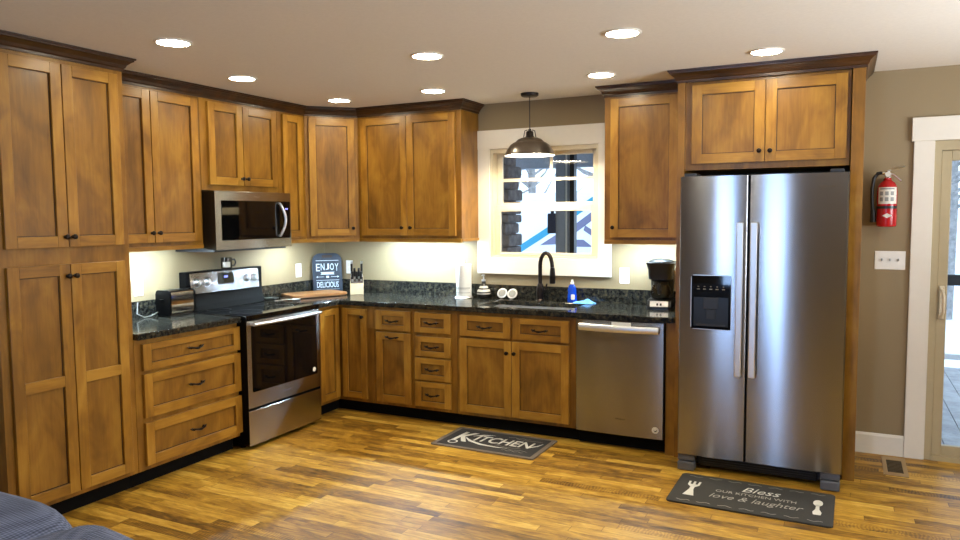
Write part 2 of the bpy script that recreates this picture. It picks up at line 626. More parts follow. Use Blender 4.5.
# kitchen window: casing, then the sash unit in its opening
mb = MB()
mb.box(1.567, WX0, -.02, 0, 1.235, 2.10, bev=.002)
mb.box(WX1, 2.682, -.02, 0, 1.235, 2.10, bev=.002)
mb.box(1.567, 2.682, -.024, 0, 2.10, 2.249, bev=.002)
mb.box(1.567, 2.682, -.024, 0, 1.104, 1.238, bev=.002)
struct(mb.build('trim_1', 'trim'))
w = bpy.data.objects.new('window_1', None)
C.objects.link(w)
struct(w)
w.location = (WX0, 0, WZ0)
ww, wh = WX1 - WX0, WZ1 - WZ0
g = .001
mb = MB()
mb.box(g, .022, 0, .13, g, wh - g)
mb.box(ww - .022, ww - g, 0, .13, g, wh - g)
mb.box(.022, ww - .022, 0, .13, g, .012)
mb.box(.022, ww - .022, 0, .13, wh - .03, wh - g)
struct(mb.build('frame', 'vinyl', w))
def sash(name, z0, z1, y, grille):
    mb = MB()
    e = .047
    mb.box(.023, .023 + e, y, y + .03, z0, z1, bev=.003)
    mb.box(ww - .023 - e, ww - .023, y, y + .03, z0, z1, bev=.003)
    mb.box(.023 + e, ww - .023 - e, y, y + .03, z0, z0 + (.048 if grille else .024), bev=.003)
    mb.box(.023 + e, ww - .023 - e, y, y + .03, z1 - (.03 if grille else .05), z1, bev=.003)
    if grille:
        zz = .614
        mb.box(.023 + e, ww - .023 - e, y + .008, y + .022, zz - .012, zz + .012)
        mb.box(.487 - .011, .487 + .011, y + .008, y + .022, zz + .012, z1 - .03)
    s = struct(mb.build(name, 'vinyl', w))
    struct(MB().box(.023 + e - .004, ww - .023 - e + .004, y + .013, y + .017, z0 + .02, z1 - .026).build('pane', 'glass', s))
sash('lower_sash', .013, .413, .035, False)
sash('upper_sash', .385, wh - .031, .075, True)

# sliding door
mb = MB()
mb.box(4.613, 4.725, -.02, 0, 0, 2.01, bev=.002)
mb.box(4.600, 6.68, -.026, 0, 2.01, 2.155, bev=.002)
mb.box(6.53, 6.65, -.02, 0, 0, 2.01, bev=.002)
struct(mb.build('trim_2', 'trim'))
d = bpy.data.objects.new('door_1', None)
C.objects.link(d)
struct(d)
d.location = (DX0, 0, 0)
dw = DX1 - DX0
mb = MB()
mb.box(g, .040, 0, .135, .0, DZ1 - g)
mb.box(dw - .04, dw - g, 0, .135, 0, DZ1 - g)
mb.box(.04, dw - .04, 0, .135, DZ1 - .06, DZ1 - g)
mb.box(.04, dw - .04, -.01, .135, .0, .03)
struct(mb.build('frame', 'tan_vinyl', d))
def slider(x0, x1, y):
    mb = MB()
    mb.box(x0, x0 + .055, y, y + .04, .031, DZ1 - .061, bev=.003)
    mb.box(x1 - .055, x1, y, y + .04, .031, DZ1 - .061, bev=.003)
    mb.box(x0 + .055, x1 - .055, y, y + .04, .031, .095, bev=.003)
    mb.box(x0 + .055, x1 - .055, y, y + .04, DZ1 - .125, DZ1 - .061, bev=.003)
    s = struct(mb.build('door_panel', 'tan_vinyl', d))
    struct(MB().box(x0 + .05, x1 - .05, y + .017, y + .022, .09, DZ1 - .12).build('pane', 'glass', s))
    return s
p1 = slider(.041, .92, .02)
slider(.88, dw - .041, .075)
mb = MB()
hx = .068
mb.box(hx - .014, hx + .014, .008, .0195, .90, 1.11, bev=.003)
mb.tube([(hx, .01, 1.085), (hx, -.022, 1.08), (hx + .006, -.036, 1.05), (hx + .006, -.04, 1.0), (hx + .006, -.036, .95), (hx, -.022, .925), (hx, .01, .92)], .009)
struct(mb.build('door_handle', 'vinyl', p1))

# rear window behind the camera, and a right one added for fill light
def plain_window(name, x0, x1, z0, z1, loc, rz, mid=True):
    o = bpy.data.objects.new(name, None)
    C.objects.link(o)
    struct(o)
    o.location = loc
    o.rotation_euler = (0, 0, rz)
    mb = MB()
    e = .06
    mb.box(x0 + g, x0 + e, -.02, .06, z0 + g, z1 - g)
    mb.box(x1 - e, x1 - g, -.02, .06, z0 + g, z1 - g)
    mb.box(x0 + e, x1 - e, -.02, .06, z0 + g, z0 + e)
    mb.box(x0 + e, x1 - e, -.02, .06, z1 - e, z1 - g)
    mb.box((x0 + x1) / 2 - .05, (x0 + x1) / 2 + .05, -.02, .06, z0 + e, z1 - e)
    struct(mb.build('frame', 'trim', o))
    struct(MB().box(x0 + .05, x1 - .05, .02, .024, z0 + .05, z1 - .05).build('pane', 'glass', o))
plain_window('window_2', -.4, .4, .02, 2.06, (2.85, YR - .06, 0), PI)
plain_window('added_window_3', -1.1, 1.1, .85, 2.1, (XR + .06, -2.3, 0), -PI / 2)  # unseen window, added to hold the ceiling fill light

# ------------------------------------------------------------------ cabinet hardware and fronts
KNOB = MB().lathe([(.0, -.030), (.007, -.0295), (.0135, -.025), (.0145, -.020), (.012, -.016), (.006, -.012), (.005, -.005), (.0085, -.002), (.0085, 0)], axis='z', seg=14,
                  xf=Matrix.Rotation(-PI / 2, 4, 'X')).mesh('knob', 'bronze')
mb = MB()
pp = [(-.052 + .104 * i / 12) for i in range(13)]
mb.tube([(x, -.010 - .018 * math.cos(x / .052 * PI / 2) ** .6 if abs(x) < .0519 else -.010, -.004 * math.cos(x / .052 * PI)) for x in pp],
        [.004, .006, .006, .0055, .006, .0075, .0088, .0075, .006, .0055, .006, .006, .004], 8)
for sx in (-1, 1):
    mb.tube([(sx * .042, 0, .001), (sx * .043, -.012, .0), (sx * .046, -.02, 0)], [.009, .006, .006], 8)
    mb.tube([(sx * .050, -.010, .003), (sx * .064, -.006, .007)], [.0065, .003], 6)
PULL = mb.mesh('pull', 'bronze')

def front(parent, name, x0, x1, z0, z1, y, stile=.057, rail=None, mid=None, knob=None, pull=None, mx=None, th=.022):
    """five-piece shaker front: its back at y, face at y-th; local x is width"""
    rail = rail or stile
    mb = MB()
    b = .0016
    mb.box(x0, x0 + stile, y - th, y - .0005, z0, z1, 0, b)
    mb.box(x1 - stile, x1, y - th, y - .0005, z0, z1, 0, b)
    mb.box(x0 + stile - .0004, x1 - stile + .0004, y - th, y - .0005, z0, z0 + rail, 1, b)
    mb.box(x0 + stile - .0004, x1 - stile + .0004, y - th, y - .0005, z1 - rail, z1, 1, b)
    if mid:
        mb.box(x0 + stile - .0004, x1 - stile + .0004, y - th, y - .0005, mid[0], mid[1], 1, b)
    e = .0045      # dark strips paint in the shade where the panel meets its frame
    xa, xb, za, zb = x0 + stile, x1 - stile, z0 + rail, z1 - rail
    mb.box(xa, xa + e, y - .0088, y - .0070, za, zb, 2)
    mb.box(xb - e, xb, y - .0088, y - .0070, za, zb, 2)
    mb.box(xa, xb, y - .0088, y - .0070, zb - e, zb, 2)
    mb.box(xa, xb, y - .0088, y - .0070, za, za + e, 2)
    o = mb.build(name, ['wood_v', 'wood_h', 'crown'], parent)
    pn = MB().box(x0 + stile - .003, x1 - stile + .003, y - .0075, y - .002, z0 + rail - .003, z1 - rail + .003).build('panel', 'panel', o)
    kids = []
    if knob:
        kids.append(put('knob', KNOB, o, (knob[0], y - th, knob[1])))
    if pull:
        kids.append(put('pull', PULL, o, (pull[0], y - th, pull[1])))
    if mx is not None:
        o.matrix_basis = mx
    return o

R90 = PI / 2
def base_body(t, w, d=.61, hollow=False, kick=True):
    if hollow:
        mb = MB()
        mb.box(0, .018, -d + .02, -.004, .1, .874)
        mb.box(w - .018, w, -d + .02, -.004, .1, .874)
        mb.box(.018, w - .018, -d + .02, -.004, .1, .118)
        mb.box(.018, w - .018, -.012, -.004, .118, .874)
        mb.box(0, .04, -d, -d + .02, .1, .874)
        mb.box(w - .06, w, -d, -d + .02, .1, .874)
        mb.box(.04, w - .06, -d, -d + .02, .1, .135)
        mb.box(.04, w - .06, -d, -d + .02, .665, .70)
        mb.box(.04, w - .06, -d, -d + .02, .835, .874)
        mb.box((w - .06) / 2 - .01, (w - .06) / 2 + .03, -d, -d + .02, .70, .835)
        mb.build('body', 'body', t)
    else:
        MB().box(0, w, -d, -.004, .1, .874, bev=.001).build('body', 'body', t)
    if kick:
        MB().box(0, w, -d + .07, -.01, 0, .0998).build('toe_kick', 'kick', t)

def wall_body(t, w, z0, z1=2.386, d=.305, rail=True):
    mb = MB()
    mb.box(0, w, -d, -.002, z0 + (.022 if rail else 0), z1, bev=.001)
    mb.build('body', 'body', t)
    if rail:
        MB().box(0, w, -d - .006, -d + .015, z0 - .008, z0 + .0215, bev=.002).build('light_rail', 'wood_h', t)

CROWN = [(0, 0), (.006, 0), (.007, .016), (.014, .022), (.020, .038), (.038, .056), (.046, .060), (.047, .068), (.054, .070), (.055, .0795), (0, .0795)]
def crown(z0, path, k=1.0):
    zz = (H - .0015 - z0) / .0795
    return MB().sweep([(o * k + .0005, z0 + z * zz) for o, z in CROWN], path)

# ---- tall pantry
t = thing('pantry_cabinet', 'tall amber maple pantry cabinet with four doors at the far left end', 'cabinet', (0, -3.25, 0), R90)
w = .735
MB().box(0, w, -.61, -.002, .1, 2.386, bev=.001).build('body', 'body', t)
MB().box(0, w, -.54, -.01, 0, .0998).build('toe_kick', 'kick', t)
front(t, 'door', .040, .361, 1.425, 2.362, -.61, knob=(.343, 1.478))
front(t, 'door', .366, .690, 1.425, 2.362, -.61, knob=(.384, 1.478))
front(t, 'door', .040, .361, .128, 1.336, -.61, mid=(.700, .757), knob=(.343, 1.275))
front(t, 'door', .366, .690, .128, 1.336, -.61, mid=(.700, .757), knob=(.384, 1.275))
cr = crown(2.386, [(0, -.002), (0, -.61), (w, -.61), (w, -.362)])
cr.build('crown_moulding', 'crown', t)

# ---- drawer base beside the pantry
t = thing('drawer_base_cabinet', 'base cabinet with three wide drawers between the tall pantry and the range', 'cabinet', (0, -2.513, 0), R90)
base_body(t, .797)
for z0, z1, st in ((.688, .845, .04), (.410, .668, .057), (.128, .380, .057)):
    front(t, 'drawer', .045, .805 - .003, z0, z1, -.61, stile=.057, rail=st, pull=(.42, (z0 + z1) / 2 + .003))

# ---- wall cabinets, left run
t = thing('wall_cabinet', 'two-door wall cabinet between the tall pantry and the microwave', 'cabinet', (0, -2.513, 0), R90, 'upper cabinets')
wall_body(t, .82, 1.372)
front(t, 'door', .040, .411, 1.416, 2.368, -.305, knob=(.388, 1.478))
front(t, 'door', .416, .790, 1.416, 2.368, -.305, knob=(.440, 1.478))
t = thing('wall_cabinet', 'short two-door wall cabinet directly above the microwave', 'cabinet', (0, -1.691, 0), R90, 'upper cabinets')
wall_body(t, .76, 1.7615, rail=False)
front(t, 'door', .060, .378, 1.800, 2.368, -.305, knob=(.356, 1.85))
front(t, 'door', .383, .735, 1.800, 2.368, -.305, knob=(.406, 1.85))
t = thing('wall_cabinet', 'narrow single-door wall cabinet just right of the microwave', 'cabinet', (0, -.929, 0), R90, 'upper cabinets')
wall_body(t, .317, 1.372)
front(t, 'door', .045, .265, 1.416, 2.368, -.305, stile=.05, knob=(.065, 1.478))
# ---- diagonal corner wall cabinet
a = math.sqrt(.5)
t = thing('corner_wall_cabinet', 'angled single-door wall cabinet across the room corner above the slate sign', 'cabinet', (.305, -.61, 0), PI / 4, 'upper cabinets')
def dl(x, y):
    x, y = x - .305, y + .61
    return (a * (x + y), a * (y - x))
poly = [dl(.305, -.61), dl(.61, -.305), dl(.61, -.003), dl(.003, -.003), dl(.003, -.61)]
MB().prism(poly, 1.394, 2.386).build('body', 'body', t)
MB().box(0, .431, -.006, .015, 1.364, 1.3935, bev=.002).build('light_rail', 'wood_h', t)
front(t, 'door', .032, .400, 1.416, 2.368, 0, knob=(.376, 1.478))
# ---- back run wall cabinet
t = thing('wall_cabinet', 'two-door wall cabinet on the back wall left of the window', 'cabinet', (.612, 0, 0), 0, 'upper cabinets')
wall_body(t, .965, 1.372)
front(t, 'door', .040, .476, 1.416, 2.368, -.305, knob=(.436, 1.48))
front(t, 'door', .481, .918, 1.416, 2.368, -.305, knob=(.516, 1.48))
MB().box(.9653, .9713, -.300, -.004, 1.372, 1.3935).build('side_rail', 'wood_h', t)
# crown over the left run, corner and back run: one continuous length
cr = crown(2.386, [(.305, -2.513), (.305, -.61), (.61, -.305), (1.577, -.305), (1.577, -.002)]).build('crown_moulding', 'crown')
tag(cr, 'dark crown moulding running along the left and corner wall cabinets', 'moulding')

# ---- right wall cabinet
t = thing('wall_cabinet', 'single-door wall cabinet between the window and the refrigerator', 'cabinet', (2.716, 0, 0), 0, 'upper cabinets')
wall_body(t, .566, 1.372)
front(t, 'door', .046, .508, 1.412, 2.368, -.305, knob=(.068, 1.481))
crown(2.386, [(0, -.002), (0, -.305), (.566, -.305)]).build('crown_moulding', 'crown', t)

# ---- refrigerator surround
t = thing('refrigerator_cabinet', 'tall maple surround with side panels and two short doors over the refrigerator', 'cabinet', (3.283, 0, 0))
w = 1.042
MB().box(.0445, .9705, -.61, -.002, 1.842, 2.386, bev=.001).build('body', 'body', t)
MB().box(0, .044, -.63, -.002, 0, 2.386, bev=.001).build('side_panel', 'body', t)
MB().box(-.062, -.0005, -.61, -.02, 0, .874, bev=.001).build('side_panel', 'body', t)
MB().box(.976, w, -.63, -.002, 0, 2.386, bev=.001).build('side_panel', 'body', t)
front(t, 'door', .088, .513, 1.880, 2.364, -.61, stile=.06, knob=(.485, 1.945))
front(t, 'door', .518, .952, 1.880, 2.364, -.61, stile=.06, knob=(.546, 1.943))
crown(2.384, [(-.0, -.3665), (0, -.63), (w, -.63), (w, -.002)]).build('crown_moulding', 'crown', t)

# ---- corner base cabinet
t = thing('corner_base_cabinet', 'L-shaped corner base cabinet with two narrow doors right of the range', 'cabinet', (0, 0, 0))
MB().prism([(.004, -.944), (.61, -.944), (.61, -.61), (.949, -.61), (.949, -.004), (.004, -.004)], .1, .874).build('body', 'body', t)
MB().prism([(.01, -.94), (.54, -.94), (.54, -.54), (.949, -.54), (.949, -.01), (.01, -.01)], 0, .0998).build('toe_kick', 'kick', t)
mx = Matrix.Translation((0, -.872, 0)) @ Matrix.Rotation(R90, 4, 'Z')
front(t, 'door', 0, .238, .128, .848, -.61, stile=.05, mx=mx)
front(t, 'door', .655, .884, .128, .848, -.61, stile=.05, knob=(.857, .785))
# ---- pull-out cabinet
t = thing('base_cabinet', 'narrow base cabinet with one drawer above a pull-handled door, near the corner', 'cabinet', (.951, 0, 0), 0, 'base cabinets on the back wall')
base_body(t, .362)
front(t, 'drawer', .028, .340, .694, .847, -.61, rail=.042, pull=(.182, .767))
front(t, 'door', .028, .340, .127, .676, -.61, pull=(.180, .640))
# ---- four drawers
t = thing('drawer_base_cabinet', 'narrow base cabinet with four small drawers left of the sink cabinet', 'cabinet', (1.315, 0, 0), 0, 'base cabinets on the back wall')
base_body(t, .375)
for z0, z1 in ((.694, .847), (.514, .665), (.333, .500), (.127, .319)):
    front(t, 'drawer', .016, .324, z0, z1, -.61, stile=.052, rail=.042, pull=(.170, (z0 + z1) / 2))
# ---- sink cabinet
t = thing('sink_base_cabinet', 'base cabinet with two doors and two false drawers under the sink', 'cabinet', (1.692, 0, 0), 0, 'base cabinets on the back wall')
base_body(t, .919, hollow=True)
front(t, 'drawer', .030, .435, .694, .847, -.61, rail=.042, pull=(.234, .766))
front(t, 'drawer', .455, .873, .694, .847, -.61, rail=.042, pull=(.662, .766))
front(t, 'door', .026, .442, .127, .676, -.61, knob=(.412, .592))
front(t, 'door', .447, .873, .127, .676, -.61, knob=(.470, .592))

# ------------------------------------------------------------------ countertops
t = thing('countertop', 'polished dark granite countertop running from the range round the corner to the refrigerator', 'countertop', (0, 0, .875))
HX0, HX1, HY0, HY1 = 1.83, 2.53, -.545, -.15
MB().cells([0.002, .65, HX0, HX1, 3.277], [-.944, -.65, HY0, HY1, -.002],
           lambda x, y: (y > -.65 or x < .65) and not (HX0 < x < HX1 and HY0 < y < HY1), 0, .0365, 'z', 0, .006).build('slab', 'granite', t)
mb = MB()
mb.box(.002, .022, -.944, -.023, .0367, .142, bev=.002)
mb.box(.002, 3.277, -.022, -.002, .0367, .142, bev=.002)
mb.build('backsplash', 'granite', t)
t = thing('countertop', 'short dark granite countertop holding the toaster beside the pantry', 'countertop', (0, 0, .875))
MB().cells([.002, .65], [-2.512, -1.716], lambda x, y: True, 0, .0365, 'z', 0, .006).build('slab', 'granite', t)
MB().box(.002, .022, -2.512, -1.716, .0367, .142, bev=.002).build('backsplash', 'granite', t)

# sink
t = thing('kitchen_sink', 'undermount stainless sink set into the granite below the window', 'sink', (2.18, -.3475, .70))
mb = MB()
x0, x1, y0, y1 = HX0 - 2.18 - .008, HX1 - 2.18 + .008, HY0 + .3475 - .008, HY1 + .3475 + .008
mb.box(x0, x1, y0, y1, -.004, 0)
mb.box(x0, x0 + .006, y0, y1, 0, .174)
mb.box(x1 - .006, x1, y0, y1, 0, .174)
mb.box(x0, x1, y0, y0 + .006, 0, .174)
mb.box(x0, x1, y1 - .006, y1, 0, .174)
mb.build('bowl', 'steel_plain', t)
MB().lathe([(0, .0005), (.04, .0005), (.045, .003), (.035, .004), (.03, .002), (0, .002)]).build('drain', 'chrome', t)

def bowed_door(x0, x1, yb, yf, z0, z1, bow):
    """door panel whose face swells slightly towards the room"""
    n = 20
    c = .006
    pts = [(x1, yb), (x0, yb), (x0, yf + bow + c)]
    for i in range(n + 1):
        u = i / n
        pts.append((x0 + c + (x1 - x0 - 2 * c) * u, yf + bow * (2 * u - 1) ** 2))
    pts.append((x1, yf + bow + c))
    return MB().prism(pts, z0, z1, 'z')

# ------------------------------------------------------------------ range
t = thing('kitchen_range', 'stainless electric range with black glass cooktop between the drawer cabinets', 'range', (0, -1.7085, 0), R90)
w = .757
mb = MB()
mb.box(.0, w, -.684, -.07, .03, .884)
for x in (.05, w - .05):
    for y in (-.58, -.08):
        mb.lathe([(0, 0), (.018, 0), (.018, .03), (0, .03)], (x, y, 0), seg=10)
mb.build('body', 'black_matte', t)
mb = MB()
mb.box(-.003, w + .003, -.690, -.14, .8845, .915, bev=.004)
for cx, cy, r in ((.2, -.5, .11), (.55, -.5, .09), (.2, -.24, .08), (.55, -.24, .10)):
    mb.lathe([(r, .9152), (r + .003, .9153), (r + .003, .9155), (r, .9155)], (cx, cy, 0), seg=40, m=1)
mb.build('cooktop', ['black_gloss', 'dark_grey'], t)
od = MB().box(.002, w - .002, -.6885, -.6843, .287, .878, bev=.001).build('oven_door', 'steel_light', t)
MB().prism(rrect(.042, w - .038, .392, .846, .012), -.6905, -.6882, 'y').build('oven_window', 'black_gloss', od)
mb = MB()
pts = [(.03 + (w - .06) * i / 14, -.725 - .022 * math.sin(PI * i / 14), .858) for i in range(15)]
mb.tube(pts, .015, 10, flat=.8)
for x in (.045, w - .045):
    mb.box(x - .012, x + .012, -.728, -.6885, .848, .868, bev=.003)
mb.build('handle', 'steel_handle', od)
lettering('logo', 'Whirlpool', .075, od, (w * .51, -.6885, .338), 'chrome', shear=.3)
mb = MB()
mb.lathe([(0, 0), (.017, 0), (.017, .0006), (0, .0006)], (w - .075, -.6907, .43), '-y', 20)
mb.build('round_sticker', 'label_white', od)
MB().box(.002, w - .002, -.6885, -.6843, .032, .268, bev=.001).build('drawer', 'steel_light', t)
bg = MB()
bg.box(0, w - .015, -.145, -.075, .9155, 1.192, bev=.004)
bg.prism([(-.145, .916), (-.181, .916), (-.171, .955), (-.145, 1.03)], .012, w - .03, 'x')
bg = bg.build('backguard', 'black_matte', t)
MB().prism([(-.1625, 1.038), (-.1465, 1.182), (-.1455, 1.182), (-.1455, 1.038)], .028, w - .065, 'x').build('control_fascia', 'steel', bg)
tilt = math.atan2(.016, .144)
def on_fascia(x, z):
    return (x, -.1625 + (z - 1.038) * .111, z)
mb = MB()
x, y, z = on_fascia(.360, 1.128)
mb.box(-.078, .078, -.0015, 0, -.042, .042, xf=Matrix.Translation((x, y - .0005, z)) @ Matrix.Rotation(-tilt, 4, 'X'))
mb.build('display', 'black_gloss', bg)
lettering('clock_digits', '8:00', .032, bg, (x, y - .0022, 1.14), 'digits', rx=PI / 2 - tilt, depth=.0004)
lettering('logo', 'Whirlpool', .05, bg, (x, on_fascia(0, 1.055)[1] - .0008, 1.055), 'label_grey', rx=PI / 2 - tilt, shear=.3, depth=.0003)
for x in (.080, .173, .566, .648):
    px, y, z = on_fascia(x, 1.115)
    mb = MB()
    xf = Matrix.Translation((px, y - .0005, z)) @ Matrix.Rotation(PI / 2 - tilt, 4, 'X')
    mb.lathe([(0, 0), (.030, 0), (.030, .006), (.024, .010), (.021, .026), (.018, .029), (0, .029)], seg=24, xf=xf)
    mb.box(-.004, .004, -.019, .019, .026, .036, bev=.001, xf=xf)
    mb.build('knob', 'steel_plain', bg)

# ------------------------------------------------------------------ microwave
t = thing('microwave', 'stainless over-the-range microwave with dark glass door and curved handle', 'microwave', (0, -1.688, 1.350), R90)
w, h = .757, .404
MB().box(0, w, -.417, -.003, .0, h, bev=.002).build('body', 'black_case', t)
MB().box(.02, w - .02, -.38, -.006, -.014, -.0002).build('underside_vent', 'dark_grey', t)
dr = MB().box(0, w, -.422, -.4173, .0, h, bev=.0015).build('door', 'steel_light', t)
MB().prism(rrect(.055, w - .012, .065, .340, .006), -.4245, -.4222, 'y').build('glass_front', 'black_gloss', dr)
mb = MB()
mb.box(.10, .525, -.4252, -.4246, .090, .315)
mb.build('window', 'black_gloss', dr)
pts = [(.632 + .03 * math.sin(PI * i / 12) - .012, -.438 - .026 * math.sin(PI * i / 12), .085 + .24 * i / 12) for i in range(13)]
mb = MB().tube(pts, [.010] + [.015] * 11 + [.010], 10, flat=.7)
for q in (pts[0], pts[-1]):
    mb.tube([(q[0], -.424, q[2]), (q[0], -.44, q[2])], .008, 8)
mb.build('handle', 'steel_handle', dr)
lettering('clock_digits', '8:00', .028, dr, (.705, -.4252, .285), 'digits', depth=.0004)
lettering('logo', 'Whirlpool', .055, dr, (.40, -.4223, .370), 'chrome', shear=.3)

# ------------------------------------------------------------------ dishwasher
t = thing('dishwasher', 'stainless dishwasher with a curved bar handle right of the sink cabinet', 'dishwasher', (2.615, 0, 0))
w = .602
MB().box(.001, w - .001, -.60, -.03, .1, .872).build('body', 'black_case', t)
MB().box(.001, w - .001, -.55, -.03, .0, .0998).build('toe_panel', 'kick', t)
dr = bowed_door(.001, w - .001, -.601, -.645, .104, .867, .009).build('door', 'steel', t)
mb = MB()
pts = [(.038 + (w - .07) * i / 14, -.672 - .022 * math.sin(PI * i / 14), .822) for i in range(15)]
mb.tube(pts, .011, 12, flat=2.1)
for x in (.05, w - .045):
    mb.box(x - .014, x + .014, -.676, -.634, .810, .834, bev=.003)
mb.build('handle', 'steel_handle', dr)
MB().box(.255, .385, -.6466, -.6452, .825, .862).build('paper_tag', 'paper', dr)
lettering('logo', 'Whirlpool', .065, dr, (.317, -.6453, .212), 'ink', shear=.3)
st = MB().lathe([(0, 0), (.022, 0), (.022, .0006), (0, .0006)], (.548, -.6392, .163), '-y', 22).build('round_sticker', 'label_white', dr)
MB().prism([(.537, .166), (.548, .158), (.560, .170), (.557, .155), (.545, .152)], -.6408, -.6398, 'y').build('sticker_mark', 'ink', st)

# ------------------------------------------------------------------ refrigerator
t = thing('refrigerator', 'stainless side-by-side refrigerator with a water dispenser in its left door', 'refrigerator', (3.80, 0, 0))
FX = 3.80
def fx(x):
    return x - FX
MB().box(fx(3.360), fx(4.243), -.775, -.06, .03, 1.775, bev=.004).build('body', 'dark_grey', t)
f1 = bowed_door(fx(3.349), fx(3.7345), -.779, -.858, .103, 1.792, .005).build('freezer_door', 'steel', t)
f2 = bowed_door(fx(3.7425), fx(4.2565), -.779, -.858, .103, 1.792, .007).build('refrigerator_door', 'steel', t)
MB().box(fx(3.7349), fx(3.7421), -.846, -.785, .105, 1.788).build('gap_shade_strip', 'black_matte', t)  # black strip added to paint the gap between the doors dark
def fhandle(x, dr):
    mb = MB()
    mb.box(x - .0185, x + .0185, -.915, -.897, .620, 1.518, bev=.005, seg=2)
    for z in (.66, 1.48):
        mb.box(x - .011, x + .011, -.898, -.8585, z - .02, z + .02, bev=.003)
    mb.build('handle', 'steel_handle', dr)
fhandle(fx(3.700), f1)
fhandle(fx(3.776), f2)
x0, x1, z0, z1 = fx(3.424), fx(3.650), .885, 1.204
dp = MB()
dp.cells([x0, x0 + .014, x1 - .014, x1], [z0, z0 + .016, z0 + .19, z1], lambda x, z: not (x0 + .014 < x < x1 - .014 and z0 + .016 < z < z0 + .19), -.8635, -.8585, 'y')
dp.box(x0 + .013, x1 - .013, -.8612, -.8601, z0 + .015, z0 + .191, 1)
dp = dp.build('dispenser', ['black_gloss', 'black_plastic'], f1)
MB().prism(rrect(x0 - .004, x1 + .004, z0 - .004, z1 + .004, .02), -.8600, -.8583, 'y').build('bezel', 'steel_handle', dp)
mb = MB()
mb.box(x0 + .07, x1 - .07, -.868, -.8613, z0 + .12, z0 + .188, 0, .003)
mb.box(x0 + .085, x1 - .085, -.866, -.8613, z0 + .06, z0 + .118, 0, .003)
mb.build('paddle', 'dark_grey', dp)
mb = MB()
for i in range(5):
    xx = x0 + .04 + i * .036
    mb.box(xx - .008, xx + .008, -.8642, -.8636, z0 + .236, z0 + .241)
    mb.box(xx - .004, xx + .004, -.8642, -.8636, z0 + .252, z0 + .256)
mb.build('button_marks', 'chalk_dim', dp)
MB().box(x0 + .03, x1 - .03, -.868, -.8613, z0 + .018, z0 + .028, bev=.002).build('drip_tray', 'dark_grey', dp)
lettering('logo', 'Whirlpool', .085, f2, (fx(4.146), -.8562, 1.717), 'chrome', shear=.3, depth=.001)
mb = MB()
mb.box(fx(3.47), fx(4.13), -.80, -.777, .028, .094, bev=.003)
for i in range(4):
    mb.box(fx(3.49), fx(4.11), -.803, -.8, .036 + i * .014, .041 + i * .014)
mb.build('base_grille', 'black_plastic', t)
for x in (3.352, 4.150):
    mb = MB()
    mb.box(fx(x), fx(x + .10), -.862, -.776, .004, .056, bev=.006, seg=2)
    mb.box(fx(x), fx(x + .10), -.845, -.776, .062, .098, bev=.004, seg=2)
    mb.build('hinge_foot', 'foot_grey', t)
for x in (3.37, 4.16):
    MB().box(fx(x), fx(x + .07), -.84, -.70, 1.7925, 1.812, bev=.004).build('hinge_cover', 'dark_grey', t)

# ------------------------------------------------------------------ ceiling lights
def recessed(x, y, label):
    t = thing('recessed_light', label, 'ceiling light', (x, y, H), 0, 'recessed ceiling lights')
    MB().lathe([(.077, -.001), (.092, -.001), (.094, -.004), (.088, -.007), (.080, -.008), (.077, -.005), (.077, -.001)], seg=36).build('trim_ring', 'white', t)
    MB().lathe([(0, -.0065), (.070, -.0065), (.078, -.0055), (.078, -.003), (0, -.003)], seg=36).build('diffuser', 'lamp', t)
for x, y, l in ((1.165, -2.643, 'round recessed ceiling light nearest the tall pantry cabinet'),
                (.765, -1.757, 'round recessed ceiling light in front of the cabinet above the microwave'),
                (.758, -.741, 'round recessed ceiling light in front of the angled corner cabinet'),
                (2.135, -1.76, 'round recessed ceiling light in the middle of the ceiling, above and left of the pendant'),
                (1.595, -.759, 'round recessed ceiling light by the right end of the back wall cabinets'),
                (3.238, -1.747, 'round recessed ceiling light at the top edge, nearest the camera right of the pendant'),
                (2.825, -.755, 'round recessed ceiling light in front of the single-door cabinet right of the window'),
                (3.829, -.967, 'round recessed ceiling light in front of the cabinet over the refrigerator')):
    recessed(x, y, l)
for x, y, k in ((3.25, -3.3, 'middle'), (4.9, -3.3, 'right'), (2.78, -5.5, 'left rear'), (3.56, -5.5, 'right rear')):  # unseen extra lights, added to light the room and streak the refrigerator
    recessed(x, y, 'round recessed ceiling light outside the photo, on the %s side of the room' % k)

def bar(x, y, rz, ln, label):
    t = thing('light_bar', label, 'cabinet light', (x, y, 1.3935), rz, 'light bars under the wall cabinets')
    MB().box(0, ln, -.035, 0, -.014, -.0005, bev=.002).build('housing', 'white', t)
    MB().box(.01, ln - .01, -.030, -.005, -.0165, -.0142).build('diffuser', 'under', t)
bar(.20, -2.45, R90, .66, 'slim light bar under the cabinet beside the pantry')
bar(.22, -.78, R90, .30, 'slim light bar under the corner cabinets')
bar(.68, -.19, 0, .80, 'slim light bar under the cabinet left of the window')
bar(2.78, -.19, 0, .44, 'slim light bar under the cabinet right of the window')

